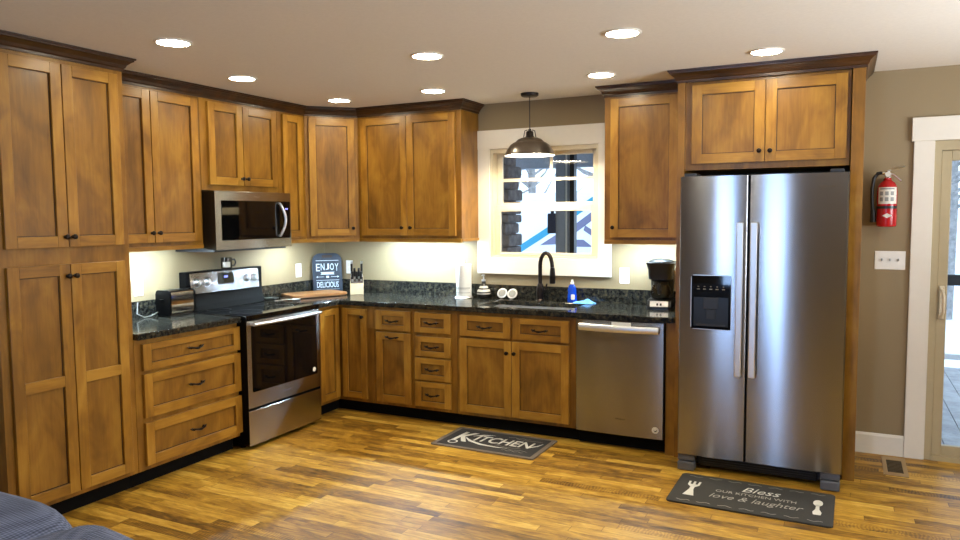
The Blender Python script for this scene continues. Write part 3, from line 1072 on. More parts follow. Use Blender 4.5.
# pendant
t = thing('pendant_lamp', 'dark bronze dome pendant lamp hanging in front of the window', 'pendant lamp', (2.150, -.31, 0))
MB().lathe([(0, H - .024), (.055, H - .024), (.064, H - .018), (.066, H - .0005), (0, H - .0005)], seg=32).build('canopy', 'bronze', t)
MB().tube([(0, 0, H - .02), (0, 0, 2.19)], .0032, 8).build('cord', 'black_plastic', t)
mb = MB()
mb.lathe([(0, 2.203), (.010, 2.203), (.012, 2.190), (.024, 2.186), (.027, 2.176), (.028, 2.150), (.034, 2.146), (.036, 2.136), (0, 2.136)], seg=24)
for k in range(4):
    an = k * PI / 2 + .4
    mb.tube([(.016 * math.cos(an), .016 * math.sin(an), 2.196), (.036 * math.cos(an), .036 * math.sin(an), 2.19), (.045 * math.cos(an), .045 * math.sin(an), 2.142)], .0035, 6)
mb.build('socket_cap', 'bronze', t)
outer = [(.036, 2.142), (.062, 2.138), (.088, 2.127), (.104, 2.112), (.108, 2.106), (.122, 2.102), (.145, 2.084), (.164, 2.058), (.176, 2.034), (.182, 2.016), (.186, 2.012)]
sh = MB().lathe(outer + [(.186, 2.010), (.1835, 2.011)], seg=48).build('shade', 'shade', t)
MB().lathe([(r - .003, z - .003) for r, z in outer], seg=48).build('shade_lining', 'shade_in', sh)
MB().lathe([(0, 2.020), (.12, 2.021), (.150, 2.024), (.1505, 2.029), (0, 2.030)], seg=40).build('diffuser', 'bulb', t)

# ------------------------------------------------------------------ wall plates
def outlet(loc, rz, label, kind='outlet'):
    t = thing('wall_outlet', label, 'outlet', loc, rz, 'wall outlets')
    MB().box(-.036, .036, -.006, -.0005, -.059, .059, bev=.002).build('cover_plate', 'white', t)
    mb = MB()
    for s in (-1, 1):
        mb.prism(rrect(-.017, .017, s * .02 - .014, s * .02 + .014, .006), -.0075, -.0062, 'y')
    mb.build('socket_face', 'trim', t)
outlet((0, -1.981, 1.112), R90, 'white wall outlet over the short counter beside the tall pantry')
outlet((0, -.366, 1.112), R90, 'white wall outlet on the left wall between the range and the slate sign')
outlet((.277, 0, 1.125), 0, 'white wall outlet on the back wall partly behind the knife block')
outlet((2.780, 0, 1.117), 0, 'white wall outlet between the window and the coffee maker')
t = thing('light_switch', 'white triple light switch plate below the fire extinguisher', 'switch', (4.502, 0, 1.265))
MB().box(-.086, .086, -.006, -.0005, -.059, .059, bev=.002).build('cover_plate', 'white', t)
for x in (-.046, 0, .046):
    MB().box(x - .005, x + .005, -.016, -.0065, -.004, .012, bev=.0015).build('toggle', 'label_grey', t)

# ------------------------------------------------------------------ fire extinguisher
t = thing('fire_extinguisher', 'red fire extinguisher hung on the tan wall by the sliding door', 'fire extinguisher', (4.472, -.085, 1.48))
MB().lathe([(0, .004), (.045, .0), (.054, .004), (.056, .012), (.056, .225), (.053, .25), (.042, .274), (.022, .290), (.019, .305), (0, .305)], seg=32).build('cylinder', 'red', t)
lb = MB()
import_r = .0567
def wrap(z0, z1, a0, a1, r, mb, m=0, n=14):
    b = bmesh.new()
    v0 = [b.verts.new((r * math.cos(a0 + (a1 - a0) * i / n), r * math.sin(a0 + (a1 - a0) * i / n), z0)) for i in range(n + 1)]
    v1 = [b.verts.new((v.co.x, v.co.y, z1)) for v in v0]
    w0 = [b.verts.new((v.co.x * .99, v.co.y * .99, z0)) for v in v0]
    w1 = [b.verts.new((v.co.x * .99, v.co.y * .99, z1)) for v in v0]
    for i in range(n):
        b.faces.new((v0[i], v0[i + 1], v1[i + 1], v1[i]))
        b.faces.new((w0[i], w1[i], w1[i + 1], w0[i + 1]))
        b.faces.new((v0[i], w0[i], w0[i + 1], v0[i + 1]))
        b.faces.new((v1[i], v1[i + 1], w1[i + 1], w1[i]))
    b.faces.new((v0[0], v1[0], w1[0], w0[0]))
    b.faces.new((v0[n], w0[n], w1[n], v1[n]))
    mb._merge(b, m)
wrap(.143, .246, -PI / 2 - 1.05, -PI / 2 + 1.05, .0567, lb)
lb = lb.build('instruction_label', 'label_white', t)
mb = MB()
for i in range(3):
    for j in range(2):
        a0 = -PI / 2 - .8 + i * .55
        wrap(.160 + j * .036, .178 + j * .036 + .006, a0, a0 + .34, .0572, mb, 0, 4)
wrap(.232, .241, -PI / 2 - .8, -PI / 2 + .7, .0572, mb, 0, 8)
mb.build('label_print', 'label_grey', lb)
mb = MB()
wrap(.113, .130, -PI / 2 - 2.6, -PI / 2 + 2.6, .0567, mb, 0, 30)
mb.build('strap', 'black_plastic', t)
MB().prism([(-.026, .070), (0, .055), (.026, .070), (0, .085)], -.0585, -.0525, 'y').build('white_diamond', 'label_white', t)
mb = MB()
mb.lathe([(0, .305), (.018, .305), (.018, .325), (.014, .345), (.010, .352), (0, .352)], seg=16)
mb.tube([(-.004, 0, .335), (-.035, 0, .335)], .009, 10)
mb.build('valve', 'chrome', t)
mb = MB().tube([(-.005, -.003, .348), (.03, -.012, .36), (.09, -.022, .372)], [.008, .010, .008], 8, flat=.6)
mb.build('top_lever', 'steel_plain', t)
mb = MB().tube([(-.002, -.004, .338), (.03, -.012, .325), (.072, -.02, .285)], [.008, .010, .008], 8, flat=.6)
mb.build('carry_handle', 'steel_plain', t)
MB().lathe([(0, 0), (.016, 0), (.016, .012), (0, .012)], (0, -.016, .328), '-y', 16).build('pressure_gauge', 'label_white', t)
mb = MB().tube([(-.03, 0, .337), (-.055, 0, .335), (-.076, 0, .305), (-.084, .0, .24), (-.082, 0, .16), (-.078, 0, .10)], .011, 10)
mb.tube([(-.078, 0, .115), (-.076, 0, .10), (-.074, 0, .03)], [.012, .016, .019], 12)
mb.build('hose', 'black_plastic', t)
mb = MB().box(-.022, .022, .058, .0845, .12, .30, bev=.002)
mb.tube([(0, .075, .30), (0, .05, .315), (0, .012, .315)], .005, 8)
mb.build('wall_bracket', 'black_plastic', t)

# ------------------------------------------------------------------ counter objects
CT = .9125
# toaster
t = thing('toaster', 'chrome two-slice toaster with black ends on the short counter', 'toaster', (.168, -1.822, CT), R90)
MB().prism(rrect(-.066, .066, .012, .174, .022), -.093, .093, 'x').build('chrome_shell', 'chrome', t)
for x in (-1, 1):
    mb = MB().prism(rrect(-.068, .068, .008, .177, .024), min(x * .0935, x * .108), max(x * .0935, x * .108), 'x', bev=.004)
    if x < 0:
        mb.box(-.122, -.109, -.018, .018, .105, .118, bev=.003)
    mb.build('end_cap', 'black_matte', t)
mb = MB().box(-.10, .10, -.06, .06, 0, .0119, bev=.002)
mb.build('base', 'black_plastic', t)
mb = MB()
for y in (-.026, .026):
    mb.box(-.08, .08, y - .012, y + .012, .1742, .1752)
mb.build('bread_slot', 'black_case', t)
MB().tube([(-.105, .05, .03), (-.15, .07, .008), (-.20, .07, .006), (-.23, .10, .03), (-.20, .128, .10)], .004, 8).build('power_cord', 'cord', t)

# mug on the range backguard
t = thing('mug', 'dark metal mug with a pale panel standing on the range backguard', 'mug', (.112, -1.298, 1.1928))
MB().lathe([(0, 0), (.036, 0), (.040, .004), (.041, .08), (.0405, .083), (.038, .083), (.037, .008), (0, .006)], seg=28).build('cup', 'glaze_mug', t)
mb = MB()
wrap(.012, .052, -1.5, -.1, .0416, mb)
mb.build('pale_panel', 'label_white', t)
MB().tube([(.014, .034, .066), (.02, .06, .068), (.022, .07, .045), (.02, .058, .022), (.014, .034, .02)], .0055, 8).build('handle', 'black_plastic', t)

# cutting board with rounded corners, on its own two feet
t = thing('cutting_board', 'brown wooden cutting board lying flat on the counter by the range', 'cutting board', (.262, -.480, CT), math.radians(64))
mb = MB().prism(rrect(-.25, .25, -.155, .155, .06, 8), .006, .026, 'z', bev=.004)
mb.prism(rrect(-.21, .21, -.115, .115, .04, 6), .0262, .0268, 'z', 1)
for sx in (-1, 1):
    for sy in (-1, 1):
        mb.lathe([(0, 0), (.012, 0), (.012, .0065), (0, .0065)], (sx * .18, sy * .10, 0), seg=10, m=1)
mb.build('board', ['board', 'board'], t)
# spoon rest and spoon
t = thing('spoon_rest', 'small stainless spoon rest on the counter beside the cooktop', 'spoon rest', (.108, -.838, CT), .3)
MB().lathe([(0, .002), (.035, .002), (.05, .010), (.053, .014), (.050, .014), (.035, .0055), (0, .005)], seg=28, sx=1.3).build('dish', 'steel_plain', t)
t = thing('serving_spoon', 'bright steel spoon lying in front of the cutting board', 'spoon', (.30, -.86, CT), .9)
mb = MB()
mb.lathe([(0, .001), (.018, .002), (.026, .008), (.027, .010), (.018, .005), (0, .004)], (.07, 0, 0), seg=18, sx=1.4)
mb.tube([(.035, 0, .009), (0, 0, .012), (-.07, 0, .005), (-.10, 0, .004)], [.004, .004, .006, .005], 8, flat=.5)
mb.build('spoon', 'steel_plain', t)

# slate sign leaning across the corner
t = thing('slate_sign', 'dark slate-blue board sign lettered ENJOY and DELICIOUS leaning in the corner', 'sign', (.137, -.137, CT), PI / 4)
tl = Matrix.Rotation(math.radians(-7), 4, 'X')
ol = [(-.130, 0), (.130, 0), (.130, .27)] + [(.130 - .07 * (1 - math.cos(a_)), .27 + .07 * math.sin(a_)) for a_ in [PI / 2 * i / 8 for i in range(1, 9)]] \
    + [(-.06 - .07 * math.sin(a_), .27 + .07 * math.cos(a_)) for a_ in [PI / 2 * i / 8 for i in range(0, 9)]]
b = MB()
b.prism(ol, -.008, .008, 'y', bev=.002)
sg = b.build('board', 'sign', t)
mb = MB()
mb.prism(rrect(-.045, .045, .300, .324, .011), -.0095, -.0082, 'y')
mb.build('hand_slot', 'block_dark', sg)
for x0, x1, z0, z1 in ((-.1, .1, .272, .276), (-.1, .1, .098, .101), (-.1, .1, .018, .021)):
    MB().box(x0, x1, -.0092, -.0082, z0, z1).build('painted_rule', 'sign_print', sg)
for k in (-1, 1):
    MB().prism([(k * .1, .1295), (k * .085, .138), (k * .085, .131), (k * .03, .131), (k * .03, .128), (k * .085, .128), (k * .085, .121)], -.0092, -.0082, 'y').build('painted_arrow', 'sign_print', sg)
MB().box(-.012, .012, -.0092, -.0082, .120, .138).build('painted_square', 'sign_print', sg)
MB().prism([(-.062, .150), (.062, .150), (.05, .161), (.062, .172), (-.062, .172), (-.05, .161)], -.0092, -.0082, 'y').build('painted_banner', 'sign_print', sg)
for i, ch in enumerate('ENJOY'):
    k = i - 2
    l = lettering('lettering', ch, .033, sg, (k * .041, -.0082, .214 + .006 * (4 - k * k) / 4 + .012 * 0), 'sign_print', height=.066 - .006 * (2 - abs(k)), bold=.01, depth=.001)
lettering('lettering', 'DELICIOUS', .19, sg, (0, -.0082, .060), 'sign_print', height=.052, bold=.012, depth=.001)
sg.matrix_basis = tl

# knife block and its knives
t = thing('knife_block', 'pale wooden knife block with a dark slotted top on the back counter', 'knife block', (.500, -.205, CT), .62)
MB().prism([(-.075, 0), (-.075, .092), (.055, .150), (.055, 0)], -.056, .056, 'x', bev=.002).build('block', 'block_light', t)
up = Vector((0, -.130, -.058)).normalized()        # down the slope towards the front
nrm = Vector((0, -.058, .130)).normalized()        # out of the sloping face
q = Matrix((Vector((1, 0, 0)), -up, nrm)).transposed().to_4x4()
q.translation = Vector((0, -.01, .121)) + nrm * .0003
MB().box(-.053, .053, -.066, .066, 0, .004, xf=q, bev=.001).build('slotted_top', 'block_dark', t)
spots = [(-.042, .040, .140, 'tallest knife at the left rear of the block'), (.042, .040, .140, 'tallest knife at the right rear of the block'),
         (-.018, .012, .095, 'short knife at the middle left of the block'), (.018, .012, .095, 'short knife at the middle right of the block'),
         (-.036, -.030, .085, 'small knife at the front left of the block'), (0, -.030, .085, 'small knife at the front centre of the block'),
         (.036, -.030, .085, 'small knife at the front right of the block')]
lean = Matrix.Rotation(math.radians(24), 4, 'X')
for x, yy, ln, l in spots:
    base = q @ Vector((x, yy, .0045))
    k = thing('kitchen_knife', 'black-handled kitchen knife, ' + l, 'knife', tuple(Vector((.500, -.205, CT)) + Matrix.Rotation(.62, 3, 'Z') @ base), .62, 'knives in the knife block')
    k.rotation_euler = (math.radians(14), 0, .62)
    MB().box(-.007, .007, -.009, .009, 0.0, ln * .22, bev=.002).build('bolster', 'steel_plain', k)
    MB().tube([(0, 0, ln * .22), (0, .001, ln * .5), (0, 0, ln * .8), (0, -.002, ln * .88)], [.009, .010, .010, .009], 10).build('handle', 'black_plastic', k)
    MB().box(-.0095, .0095, -.012, .008, ln * .88, ln, bev=.003).build('end_cap', 'steel_plain' if ln > .1 else 'black_plastic', k)

# paper towel
t = thing('towel_holder', 'chrome upright paper towel holder on the counter left of the window', 'towel holder', (1.495, -.125, CT))
MB().lathe([(0, 0), (.072, 0), (.075, .004), (.07, .010), (0, .012)], seg=32).build('base', 'steel_plain', t)
mb = MB().lathe([(0, .012), (.006, .012), (.006, .305), (0, .305)], seg=12)
mb.lathe([(0, .303), (.007, .306), (.012, .316), (.008, .326), (0, .329)], seg=16)
mb.build('rod', 'steel_plain', t)
t = thing('paper_towel_roll', 'white paper towel roll standing on its holder beside the soap dispenser', 'paper towel', (1.495, -.125, CT + .0125))
MB().lathe([(.022, 0), (.061, 0), (.062, .002), (.062, .256), (.060, .258), (.022, .258), (.020, .256), (.020, .002), (.022, 0)], seg=40).build('roll', 'paper', t)
mb = MB()
for z in (.030, .062, .070):
    wrap(z, z + .003, -2.6, -.2, .0624, mb, 0, 20)
mb.build('printed_bands', 'label_grey', t)

# soap dispenser
t = thing('soap_dispenser', 'bulb-shaped black and white striped soap dispenser by the sink', 'soap dispenser', (1.652, -.083, CT))
prof = [(0, 0), (.034, 0), (.044, .006), (.050, .018), (.054, .032), (.056, .042), (.054, .052), (.050, .062), (.045, .070), (.038, .082), (.028, .098), (.019, .112), (.016, .125), (.015, .135)]
mats = [1, 1, 1, 1, 0, 1, 0, 0, 1, 0, 1, 1, 1]
mb = MB()
for i, k in enumerate(mats):
    mb.lathe(prof[i:i + 2], seg=28, m=k)
mb.build('bottle', ['ceramic_white', 'ceramic_black'], t)
mb = MB().lathe([(0, .135), (.017, .135), (.017, .148), (.006, .150), (.005, .178), (.011, .179), (.011, .188), (0, .189)], seg=16)
mb.tube([(0, 0, .184), (.0, -.018, .186), (0, -.034, .180)], [.005, .0045, .0035], 8)
mb.build('pump', 'steel_plain', t)

# two strainers leaning on the backsplash
for i, (x, l) in enumerate(((1.796, 'steel mesh sink strainer leaning on the backsplash, the one nearer the soap dispenser'), (1.902, 'steel mesh sink strainer leaning on the backsplash, the one nearer the faucet'))):
    t = thing('sink_strainer', l, 'strainer', (x, -.068, CT + .0015), 0, 'sink strainers')
    xf = Matrix.Translation((0, 0, 0)) @ Matrix.Rotation(math.radians(62), 4, 'X') @ Matrix.Rotation((-.1, .3)[i], 4, 'Z') @ Matrix.Scale(.88, 4)
    mb = MB()
    mb.lathe([(.034, .004), (.047, .001), (.050, .004), (.047, .007), (.034, .006), (.034, .004)], (0, .05, 0), seg=32, xf=xf)
    mb.build('rim', 'steel_plain', t)
    mb = MB()
    mb.lathe([(0, .003), (.034, .003), (.034, .0065), (.028, .008), (.022, .0065), (.016, .009), (.008, .007), (0, .010)], (0, .05, 0), seg=24, xf=xf)
    mb.build('mesh_basket', 'label_grey', t)

# faucet
t = thing('faucet', 'dark bronze pull-down faucet standing behind the sink', 'faucet', (2.140, -.085, CT), 1.15)
MB().lathe([(0, 0), (.033, 0), (.033, .006), (.027, .012), (.027, .020), (.029, .06), (.027, .10), (.022, .125), (.017, .132), (0, .132)], seg=24).build('body', 'bronze', t)
arc = [(0, 0, .115), (0, 0, .20), (0, 0, .27)] + [(0, -.065 + .065 * math.cos(an), .27 + .10 * math.sin(an)) for an in [PI * i / 10 for i in range(1, 10)]] + [(0, -.132, .262)]
MB().tube(arc, .0155, 14).build('spout', 'bronze', t)
MB().lathe([(0, .140), (.019, .140), (.023, .148), (.022, .20), (.019, .245), (.0165, .262), (0, .262)], (0, -.133, 0), seg=20).build('spray_head', 'bronze', t)
mb = MB().tube([(.018, 0, .066), (.042, 0, .070)], .011, 12)
mb.tube([(.042, 0, .068), (.052, -.006, .090), (.062, -.012, .128)], [.010, .0075, .006], 10)
mb.build('handle', 'bronze', t)

# dish soap and cloth
t = thing('dish_soap_bottle', 'blue dish soap bottle with white cap behind the sink', 'bottle', (2.405, -.10, CT))
MB().lathe([(0, 0), (.034, 0), (.037, .006), (.036, .05), (.032, .075), (.034, .10), (.026, .125), (.014, .138), (0, .138)], seg=24, sy=.65).build('bottle', 'blue_soap', t)
MB().lathe([(0, .138), (.014, .138), (.014, .152), (.009, .156), (.008, .172), (0, .172)], seg=16).build('cap', 'white', t)
MB().prism(rrect(.0, .028, .022, .062, .008), -.0262, -.0225, 'y').build('label', 'label_white', t)
b = bmesh.new()
n = 14
vs = {}
for i in range(n + 1):
    for j in range(n + 1):
        u, v = i / n - .5, j / n - .5
        r = max(0, 1 - (2 * u) ** 2) * max(0, 1 - (2 * v) ** 2)
        z = .003 + .034 * r * (.6 + .4 * math.sin(9 * u + 3 * v) * math.cos(7 * v))
        vs[i, j] = (u * .15 + .01 * math.sin(8 * v), v * .10 + .008 * math.sin(11 * u), z)
mb = MB()
bv = {k: b.verts.new(p) for k, p in vs.items()}
lv = {k: b.verts.new((p[0], p[1], .0)) for k, p in vs.items()}
for i in range(n):
    for j in range(n):
        b.faces.new((bv[i, j], bv[i + 1, j], bv[i + 1, j + 1], bv[i, j + 1]))
        b.faces.new((lv[i, j], lv[i, j + 1], lv[i + 1, j + 1], lv[i + 1, j]))
for i in range(n):
    for A, B_ in (((i, 0), (i + 1, 0)), ((i, n), (i + 1, n)), ((0, i), (0, i + 1)), ((n, i), (n, i + 1))):
        b.faces.new((bv[A], bv[B_], lv[B_], lv[A]))
mb._merge(b, 0)
o = mb.build('dish_cloth', 'blue_cloth', None, (2.510, -.125, CT))
tag(o, 'crumpled light blue dish cloth beside the blue soap bottle', 'cloth')

# coffee maker with carafe
t = thing('coffee_maker', 'black drip coffee maker at the right end of the counter by the refrigerator', 'coffee maker', (3.090, -.175, CT), .10)
mb = MB()
mb.prism(rrect(-.090, .090, -.115, .115, .03), 0, .016, 'z')
mb.prism([(-.115, .016), (-.098, .060), (-.02, .064), (.115, .064), (.115, .016)], -.082, .082, 'x', bev=.003)
mb.build('base', 'black_plastic', t)
MB().prism(rrect(-.078, .078, .045, .115, .02), .0645, .225, 'z').build('column', 'black_plastic', t)
mb = MB()
b = bmesh.new()
R0 = [b.verts.new((x, y, .205)) for x, y in rrect(-.080, .080, -.085, .112, .04)]
R1 = [b.verts.new((x, y, .270)) for x, y in rrect(-.084, .084, -.092, .114, .04)]
R2 = [b.verts.new((x, y, .322)) for x, y in rrect(-.098, .098, -.105, .116, .04)]
for A, D in ((R0, R1), (R1, R2)):
    for i in range(len(A)):
        j = (i + 1) % len(A)
        b.faces.new((A[i], A[j], D[j], D[i]))
b.faces.new(R0[::-1])
b.faces.new(R2)
mb._merge(b, 0)
mb.lathe([(.088, .322), (.086, .330), (.068, .340), (.035, .346), (0, .347)], (0, .005, 0), seg=28)
mb.build('brew_top', 'black_plastic', t)
MB().box(-.062, .062, -.003, .0, -.021, .021, bev=.001, xf=Matrix.Translation((0, -.1085, .038)) @ Matrix.Rotation(math.radians(-21), 4, 'X')).build('control_panel', 'steel_plain', t)
for x in (-.012, .012):
    MB().box(x - .006, x + .006, -.0055, -.0032, -.012, .004, bev=.001, xf=Matrix.Translation((0, -.1085, .038)) @ Matrix.Rotation(math.radians(-21), 4, 'X')).build('button', 'black_plastic', t)
MB().lathe([(0, .0642), (.06, .0642), (.062, .0665), (0, .0668)], (0, -.030, 0), seg=28).build('hot_plate', 'dark_grey', t)
k = thing('coffee_carafe', 'glass coffee carafe standing in the black coffee maker', 'carafe', (3.090 + .030 * math.sin(.10), -.175 - .030 * math.cos(.10), CT + .0672), .10)
MB().lathe([(0, 0), (.045, 0), (.058, .008), (.068, .034), (.070, .056), (.064, .082), (.052, .104), (.050, .112), (.048, .112), (.050, .103), (.062, .081), (.068, .056), (.066, .034), (.056, .010), (.044, .003), (0, .003)], seg=32).build('glass_body', 'carafe', k)
MB().lathe([(.0525, .100), (.054, .112), (.055, .122), (.04, .130), (0, .131), (0, .1125), (.05, .1122)], seg=28).build('lid', 'black_plastic', k)
mb = MB().tube([(0, -.053, .116), (0, -.088, .110), (0, -.094, .085), (0, -.088, .045), (0, -.0715, .040)], [.009, .010, .010, .009, .007], 10, flat=.7)
mb.build('handle', 'black_plastic', k)

# ------------------------------------------------------------------ floor mats
def squiggle(mb, x, y, ln, z, r=.0022, amp=.006, wv=2.0, seed=0):
    pts = [(x + ln * (i / 12 - .5), y + amp * math.sin(i / 12 * wv * 2 * PI + seed), z) for i in range(13)]
    mb.tube(pts, [r * .5] + [r] * 11 + [r * .5], 6, flat=.2)
t = thing('kitchen_mat', 'dark floor mat lettered KITCHEN in front of the sink cabinet', 'floor mat', (2.10, -.850, 0), -.02)
b_ = MB().prism(rrect(-.385, .385, -.22, .22, .012), 0, .008, 'z', bev=.002).build('border', 'mat_border', t)
MB().prism(rrect(-.352, .352, -.190, .190, .006), .0081, .0088, 'z').build('field', 'mat_field', t)
lettering('lettering', 'K', .12, t, (-.235, .015, .0089), 'chalk', rx=0, height=.21, bold=.03, shear=.1)
lettering('lettering', 'ITCHEN', .43, t, (.065, .022, .0089), 'chalk', rx=0, height=.125, bold=.02, shear=.1)
mb = MB()
sw = [(-.22, .0), (-.16, -.055), (-.06, -.095), (.06, -.105), (.14, -.095)]
mb.tube([(x, y, .0092) for x, y in sw], [.004, .013, .012, .008, .002], 8, flat=.08)
mb.tube([(-.19, .05, .0092), (-.13, .10, .0092), (-.05, .125, .0092)], [.004, .010, .002], 8, flat=.08)
mb.tube([(.26, -.03, .0092), (.31, .03, .0092), (.33, .09, .0092)], [.008, .007, .002], 8, flat=.08)
mb.lathe([(.026, .0089), (.036, .0089), (.036, .0094), (.026, .0094), (.026, .0089)], (-.265, -.115, 0), seg=20)
mb.build('swash', 'chalk', t)
mb = MB()
for i, (x, y, ln) in enumerate(((.13, .140, .17), (.21, .118, .20), (.13, -.070, .20), (.17, -.105, .26), (.20, -.135, .16))):
    squiggle(mb, x, y, ln, .0092, .0025, .007, ln * 55, i)
mb.build('script_print', 'chalk_dim', t)

t = thing('refrigerator_mat', 'long dark floor mat lettered Bless our kitchen in front of the refrigerator', 'floor mat', (3.812, -1.162, 0), -.012)
MB().prism(rrect(-.415, .415, -.235, .235, .022), 0, .010, 'z', bev=.003).build('pad', 'mat_dark', t)
zt = .0102
lettering('lettering', 'Bless', .20, t, (.045, .100, zt), 'chalk', rx=0, height=.075, shear=.35, bold=-.004)
lettering('lettering', 'OUR KITCHEN WITH', .42, t, (.02, .020, zt), 'chalk_mid', rx=0, height=.034, bold=.0)
lettering('lettering', 'love & laughter', .48, t, (.03, -.068, zt), 'chalk_mid', rx=0, height=.085, shear=.35, bold=-.006)
mb = MB()     # printed fork
x = -.318
mb.prism([(x - .030, -.115), (x + .030, -.115), (x + .012, -.02), (x + .012, .02), (x + .032, .05), (x + .034, .11), (x + .022, .11), (x + .020, .062), (x + .007, .062), (x + .006, .11), (x - .006, .11), (x - .007, .062), (x - .020, .062), (x - .022, .11), (x - .034, .11), (x - .032, .05), (x - .012, .02), (x - .012, -.02)], zt, zt + .0006, 'z')
mb.build('fork_print', 'chalk', t)
mb = MB()     # printed spoon
x = .335
mb.lathe([(0, zt), (.024, zt), (.024, zt + .0006), (0, zt + .0006)], (x, .065, 0), seg=20, sy=1.9)
mb.prism([(x - .008, .04), (x - .010, -.03), (x - .022, -.07), (x - .018, -.105), (x + .018, -.105), (x + .022, -.07), (x + .010, -.03), (x + .008, .04)], zt, zt + .0006, 'z')
mb.build('spoon_print', 'chalk', t)
mb = MB()
for i in range(7):
    squiggle(mb, -.33 + i * .11, .195, .075, zt + .0004, .003, .006, 1.2, i)
    squiggle(mb, -.33 + i * .11, -.195, .075, zt + .0004, .003, .006, 1.2, i + 2)
mb.build('border_print', 'chalk_dim', t)

# ------------------------------------------------------------------ floor vent
t = thing('floor_vent', 'small tan metal floor vent by the baseboard near the door', 'vent', (4.552, -.245, 0))
MB().cells([-.066, -.042, .042, .066], [-.185, -.125, .125, .185], lambda x, y: not (abs(x) < .042 and abs(y) < .125), 0, .005, 'z', 0, .002).build('frame', 'vent_metal', t)
MB().box(-.042, .042, -.125, .125, .0, .0012).build('duct', 'vent_dark', t)
mb = MB()
for i in range(9):
    y = -.112 + i * .028
    mb.box(-.042, .042, y - .006, y + .006, .0013, .004)
mb.build('louvers', 'vent_dark', t)

# ------------------------------------------------------------------ sofa (only its top corner shows)
def pillow(mb, x0, x1, y0, y1, z0, z1, puff=.05, n=14, seed=0.0):
    b = bmesh.new()
    bmesh.ops.create_cube(b, size=2.0)
    bmesh.ops.subdivide_edges(b, edges=b.edges, cuts=n, use_grid_fill=True)
    for v in b.verts:
        x, y, z = v.co
        p = 5.0
        k = (abs(x) ** p + abs(y) ** p + abs(z) ** p) ** (1 / p)
        x, y, z = x / k, y / k, z / k
        wr = .03 * math.sin(5 * x + 3 * y + seed) * math.cos(4 * z + seed) + .02 * math.sin(11 * x + 2 * z + 5 * y + seed)
        s_ = 1 + wr * puff / .05
        v.co = ((x0 + x1) / 2 + x * s_ * (x1 - x0) / 2, (y0 + y1) / 2 + y * s_ * (y1 - y0) / 2, (z0 + z1) / 2 + z * s_ * (z1 - z0) / 2)
    mb._merge(b, 0)
    return mb
t = thing('sofa', 'blue-grey textured sofa cut off by the bottom left corner', 'sofa', (2.0, -4.55, 0))
mb = MB()
mb.box(-1.0, 1.4, -.45, .25, .06, .46, bev=.04, seg=3)
for sx in (-.9, 1.3):
    for sy in (-.38, .18):
        mb.lathe([(0, 0), (.025, 0), (.03, .06), (0, .06)], (sx, sy, 0), seg=12)
mb.build('frame', 'sofa', t)
pillow(MB(), -.85, .56, .08, .42, .40, .83, seed=.4).build('back_cushion', 'sofa', t)
pillow(MB(), .42, 1.40, .02, .38, .40, .825, seed=2.2).build('back_cushion', 'sofa', t)
pillow(MB(), -.9, 1.3, -.50, .03, .42, .58, seed=1.0).build('seat_cushion', 'sofa', t)

# ------------------------------------------------------------------ outside
gr = MB().box(-30, 36, .3, 46, -.75, -.7).build('ground', 'snow')
struct(gr)
gr2 = MB().box(-30, 36, -40, YR - .3, -.75, -.7).build('ground', 'snow')
struct(gr2)
gr3 = MB().box(XR + .3, 36, YR - .3, .3, -.75, -.7).build('ground', 'snow')
struct(gr3)
mb = MB()
for i in range(48):
    x = -.6 + i * .145
    mb.box(x, x + .139, .145, 3.74, -.10, -.07)
mb.box(-.6, 6.36, .145, 3.74, -.14, -.101)
struct(mb.build('porch_deck', 'deck'))
mb = MB()
for i in range(30):
    x = -.8 + i * .25
    mb.box(x, x + .24, .145, 3.8, 2.55, 2.58)
mb.box(-.8, 6.7, 3.55, 3.75, 2.18, 2.549)
struct(mb.build('porch_ceiling', 'porch_grey'))
# porch rail
t = thing('porch_rail', 'dark wooden porch railing seen through the sliding door', 'railing', (0, 3.66, -.07))
MB().box(2.2, 6.4, -.05, .05, .88, .99, bev=.005).build('top_rail', 'porch_dark', t)
MB().box(2.2, 6.4, -.03, .03, .10, .16, bev=.005).build('bottom_rail', 'camper_white', t)
for x in (2.2, 4.3, 6.3):
    MB().box(x - .05, x + .05, -.049, .049, 0, .879).build('rail_post', 'porch_dark', t)
# stacked stone pier outside the kitchen window
mb = MB()
z = -.07
i = 0
while z < 2.05:
    hh = .085 + .06 * random.random()
    mb.box(.76 - .06 * random.random(), 1.165 + .05 * random.random(), 1.40, 1.74 + .04 * random.random(), z, z + hh - .006, 0, .018, 2)
    z += hh
    i += 1
mb.box(.78, 1.16, 1.43, 1.7, -.07, 2.54)
o = mb.build('stone_pier', 'stone')
tag(o, 'dark stacked stone pier outside at the left of the kitchen window', 'pillar')
t = thing('porch_post', 'square grey porch post outside at the right of the kitchen window', 'post', (1.70, 1.6, -.07))
MB().box(-.045, .052, -.05, .05, 0, 2.615).box(.0705, .0995, -.03, .05, 0, 2.615).build('post', 'porch_grey', t)
MB().box(.056, .070, -.045, .02, 0, 2.615).build('white_strip', 'trim', t)
MB().box(.100, .145, -.04, .04, 0, 2.615).build('dark_jamb', 'black_case', t)
t = tag(MB().box(-.04, .04, -.05, .05, -.09, .11, bev=.008).box(-.015, .015, -.02, .0, .11, .16).build('porch_fixture', 'navy', None, (1.613, 1.58, 1.48)),  # plain dark blue box for an unidentified object by the post
        'small dark blue lantern fixed beside the grey porch post', 'fixture')
MB().box(-.01, .0395, .051, .06, -.02, .02).build('bracket', 'navy', t)
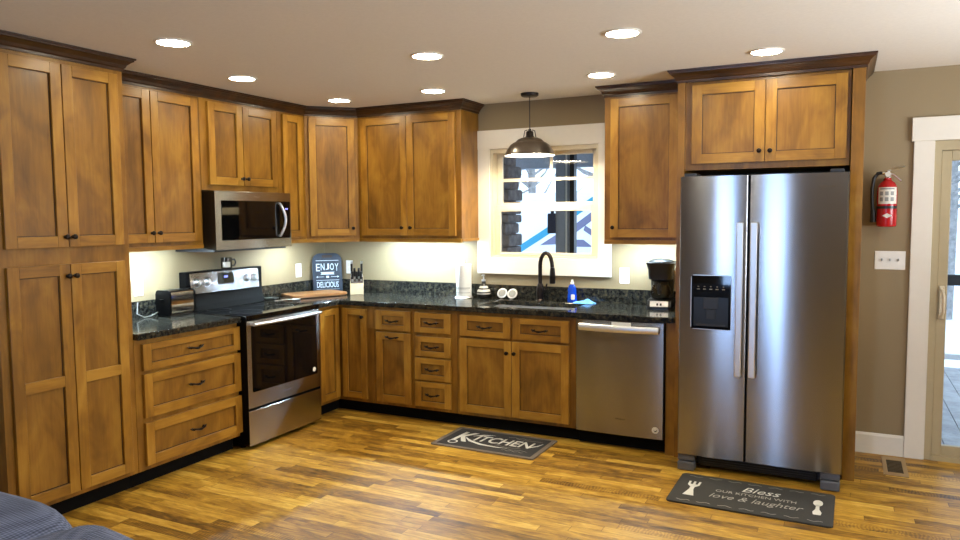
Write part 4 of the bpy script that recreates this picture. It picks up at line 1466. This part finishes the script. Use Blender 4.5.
# parked camper
t = thing('camper_trailer', 'white camper trailer with turquoise and grey decal stripes parked outside', 'camper', (0, 6.5, -.7))
MB().prism(rrect(-4.2, 2.6, .45, 2.66, .25), .002, 2.3, 'y').build('shell', 'camper_white', t)
def band(pts, th):
    return [(x, z + .7) for x, z in pts] + [(x, z + .7 - th) for x, z in pts[::-1]]
MB().prism(band([(-1.3, .79), (-.172, 1.477), (.551, 1.938)], .135), -.004, .0015, 'y').build('turquoise_stripe', 'camper_teal', t)
MB().prism([(-.49, 1.76), (-.154, 1.965), (-.0, 2.06), (.0, 1.79), (-.154, 1.78)], -.004, .0015, 'y').build('grey_stripe', 'camper_violet', t)
MB().prism(band([(.18, 1.44), (.56, 1.71)], .15), -.004, .0015, 'y').build('grey_stripe', 'camper_violet', t)
MB().prism([(.33, 2.10), (.43, 2.04), (.72, 1.82), (.60, 1.82), (.30, 2.02)], -.004, .0015, 'y').build('grey_stripe', 'camper_violet', t)
MB().prism([(.18, 1.86), (.30, 1.86), (.46, 1.74), (.18, 1.74)], -.004, .0015, 'y').build('grey_stripe', 'camper_violet', t)
for x in (-2.0, -1.2):
    MB().lathe([(0, 0), (.2, 0), (.33, .03), (.34, .1), (.33, .18), (.2, .2), (0, .2)], (x, .02, .34), 'y', 24).build('wheel', 'black_plastic', t)
# bare trees
def tree(x, y, h, r, label, seed):
    rng = random.Random(seed)
    t = thing('bare_tree', label, 'tree', (x, y, -.7), rng.random() * 6, 'bare trees outside')
    MB().tube([(0, 0, 0), (.06, .02, h * .3), (-.03, .05, h * .65), (.05, 0, h)], [r, r * .8, r * .5, r * .12], 9).build('trunk', 'bark', t)
    mb = MB()
    for k in range(34):
        z = h * (.18 + .78 * rng.random())
        an = rng.random() * 6.28
        ln = (.6 + 1.3 * rng.random()) * (1.15 - z / h) * 1.5
        c, s_ = math.cos(an), math.sin(an)
        p1 = Vector((c * ln * .5, s_ * ln * .5, z + ln * .22))
        p2 = Vector((c * ln, s_ * ln, z + ln * .6))
        mb.tube([(0, 0, z), p1, p2], [r * .3, r * .18, r * .04], 5)
        for q_ in range(3):
            bb = p1.lerp(p2, rng.random())
            dd = Vector((rng.uniform(-1, 1), rng.uniform(-1, 1), rng.uniform(.2, 1))) * ln * .3
            mb.tube([bb, bb + dd], [r * .09, r * .03], 4)
    mb.build('branches', 'bark', t)
for i, (x, y, h, r) in enumerate(((-3.4, 12, 8, .12), (-1.6, 14, 9, .14), (-6.5, 12, 8, .07), (-4.6, 16, 10, .16), (-2.6, 18, 9, .15), (5.2, 8, 7, .11), (6.2, 13, 8, .14), (5.2, 18, 9, .13), (8.6, 17, 8, .12), (6.6, 24, 9, .15))):
    tree(x, y, h, r, 'thin bare tree among the pale trees outside the %s' % ('kitchen window' if i < 5 else 'sliding door'), 40 + i)
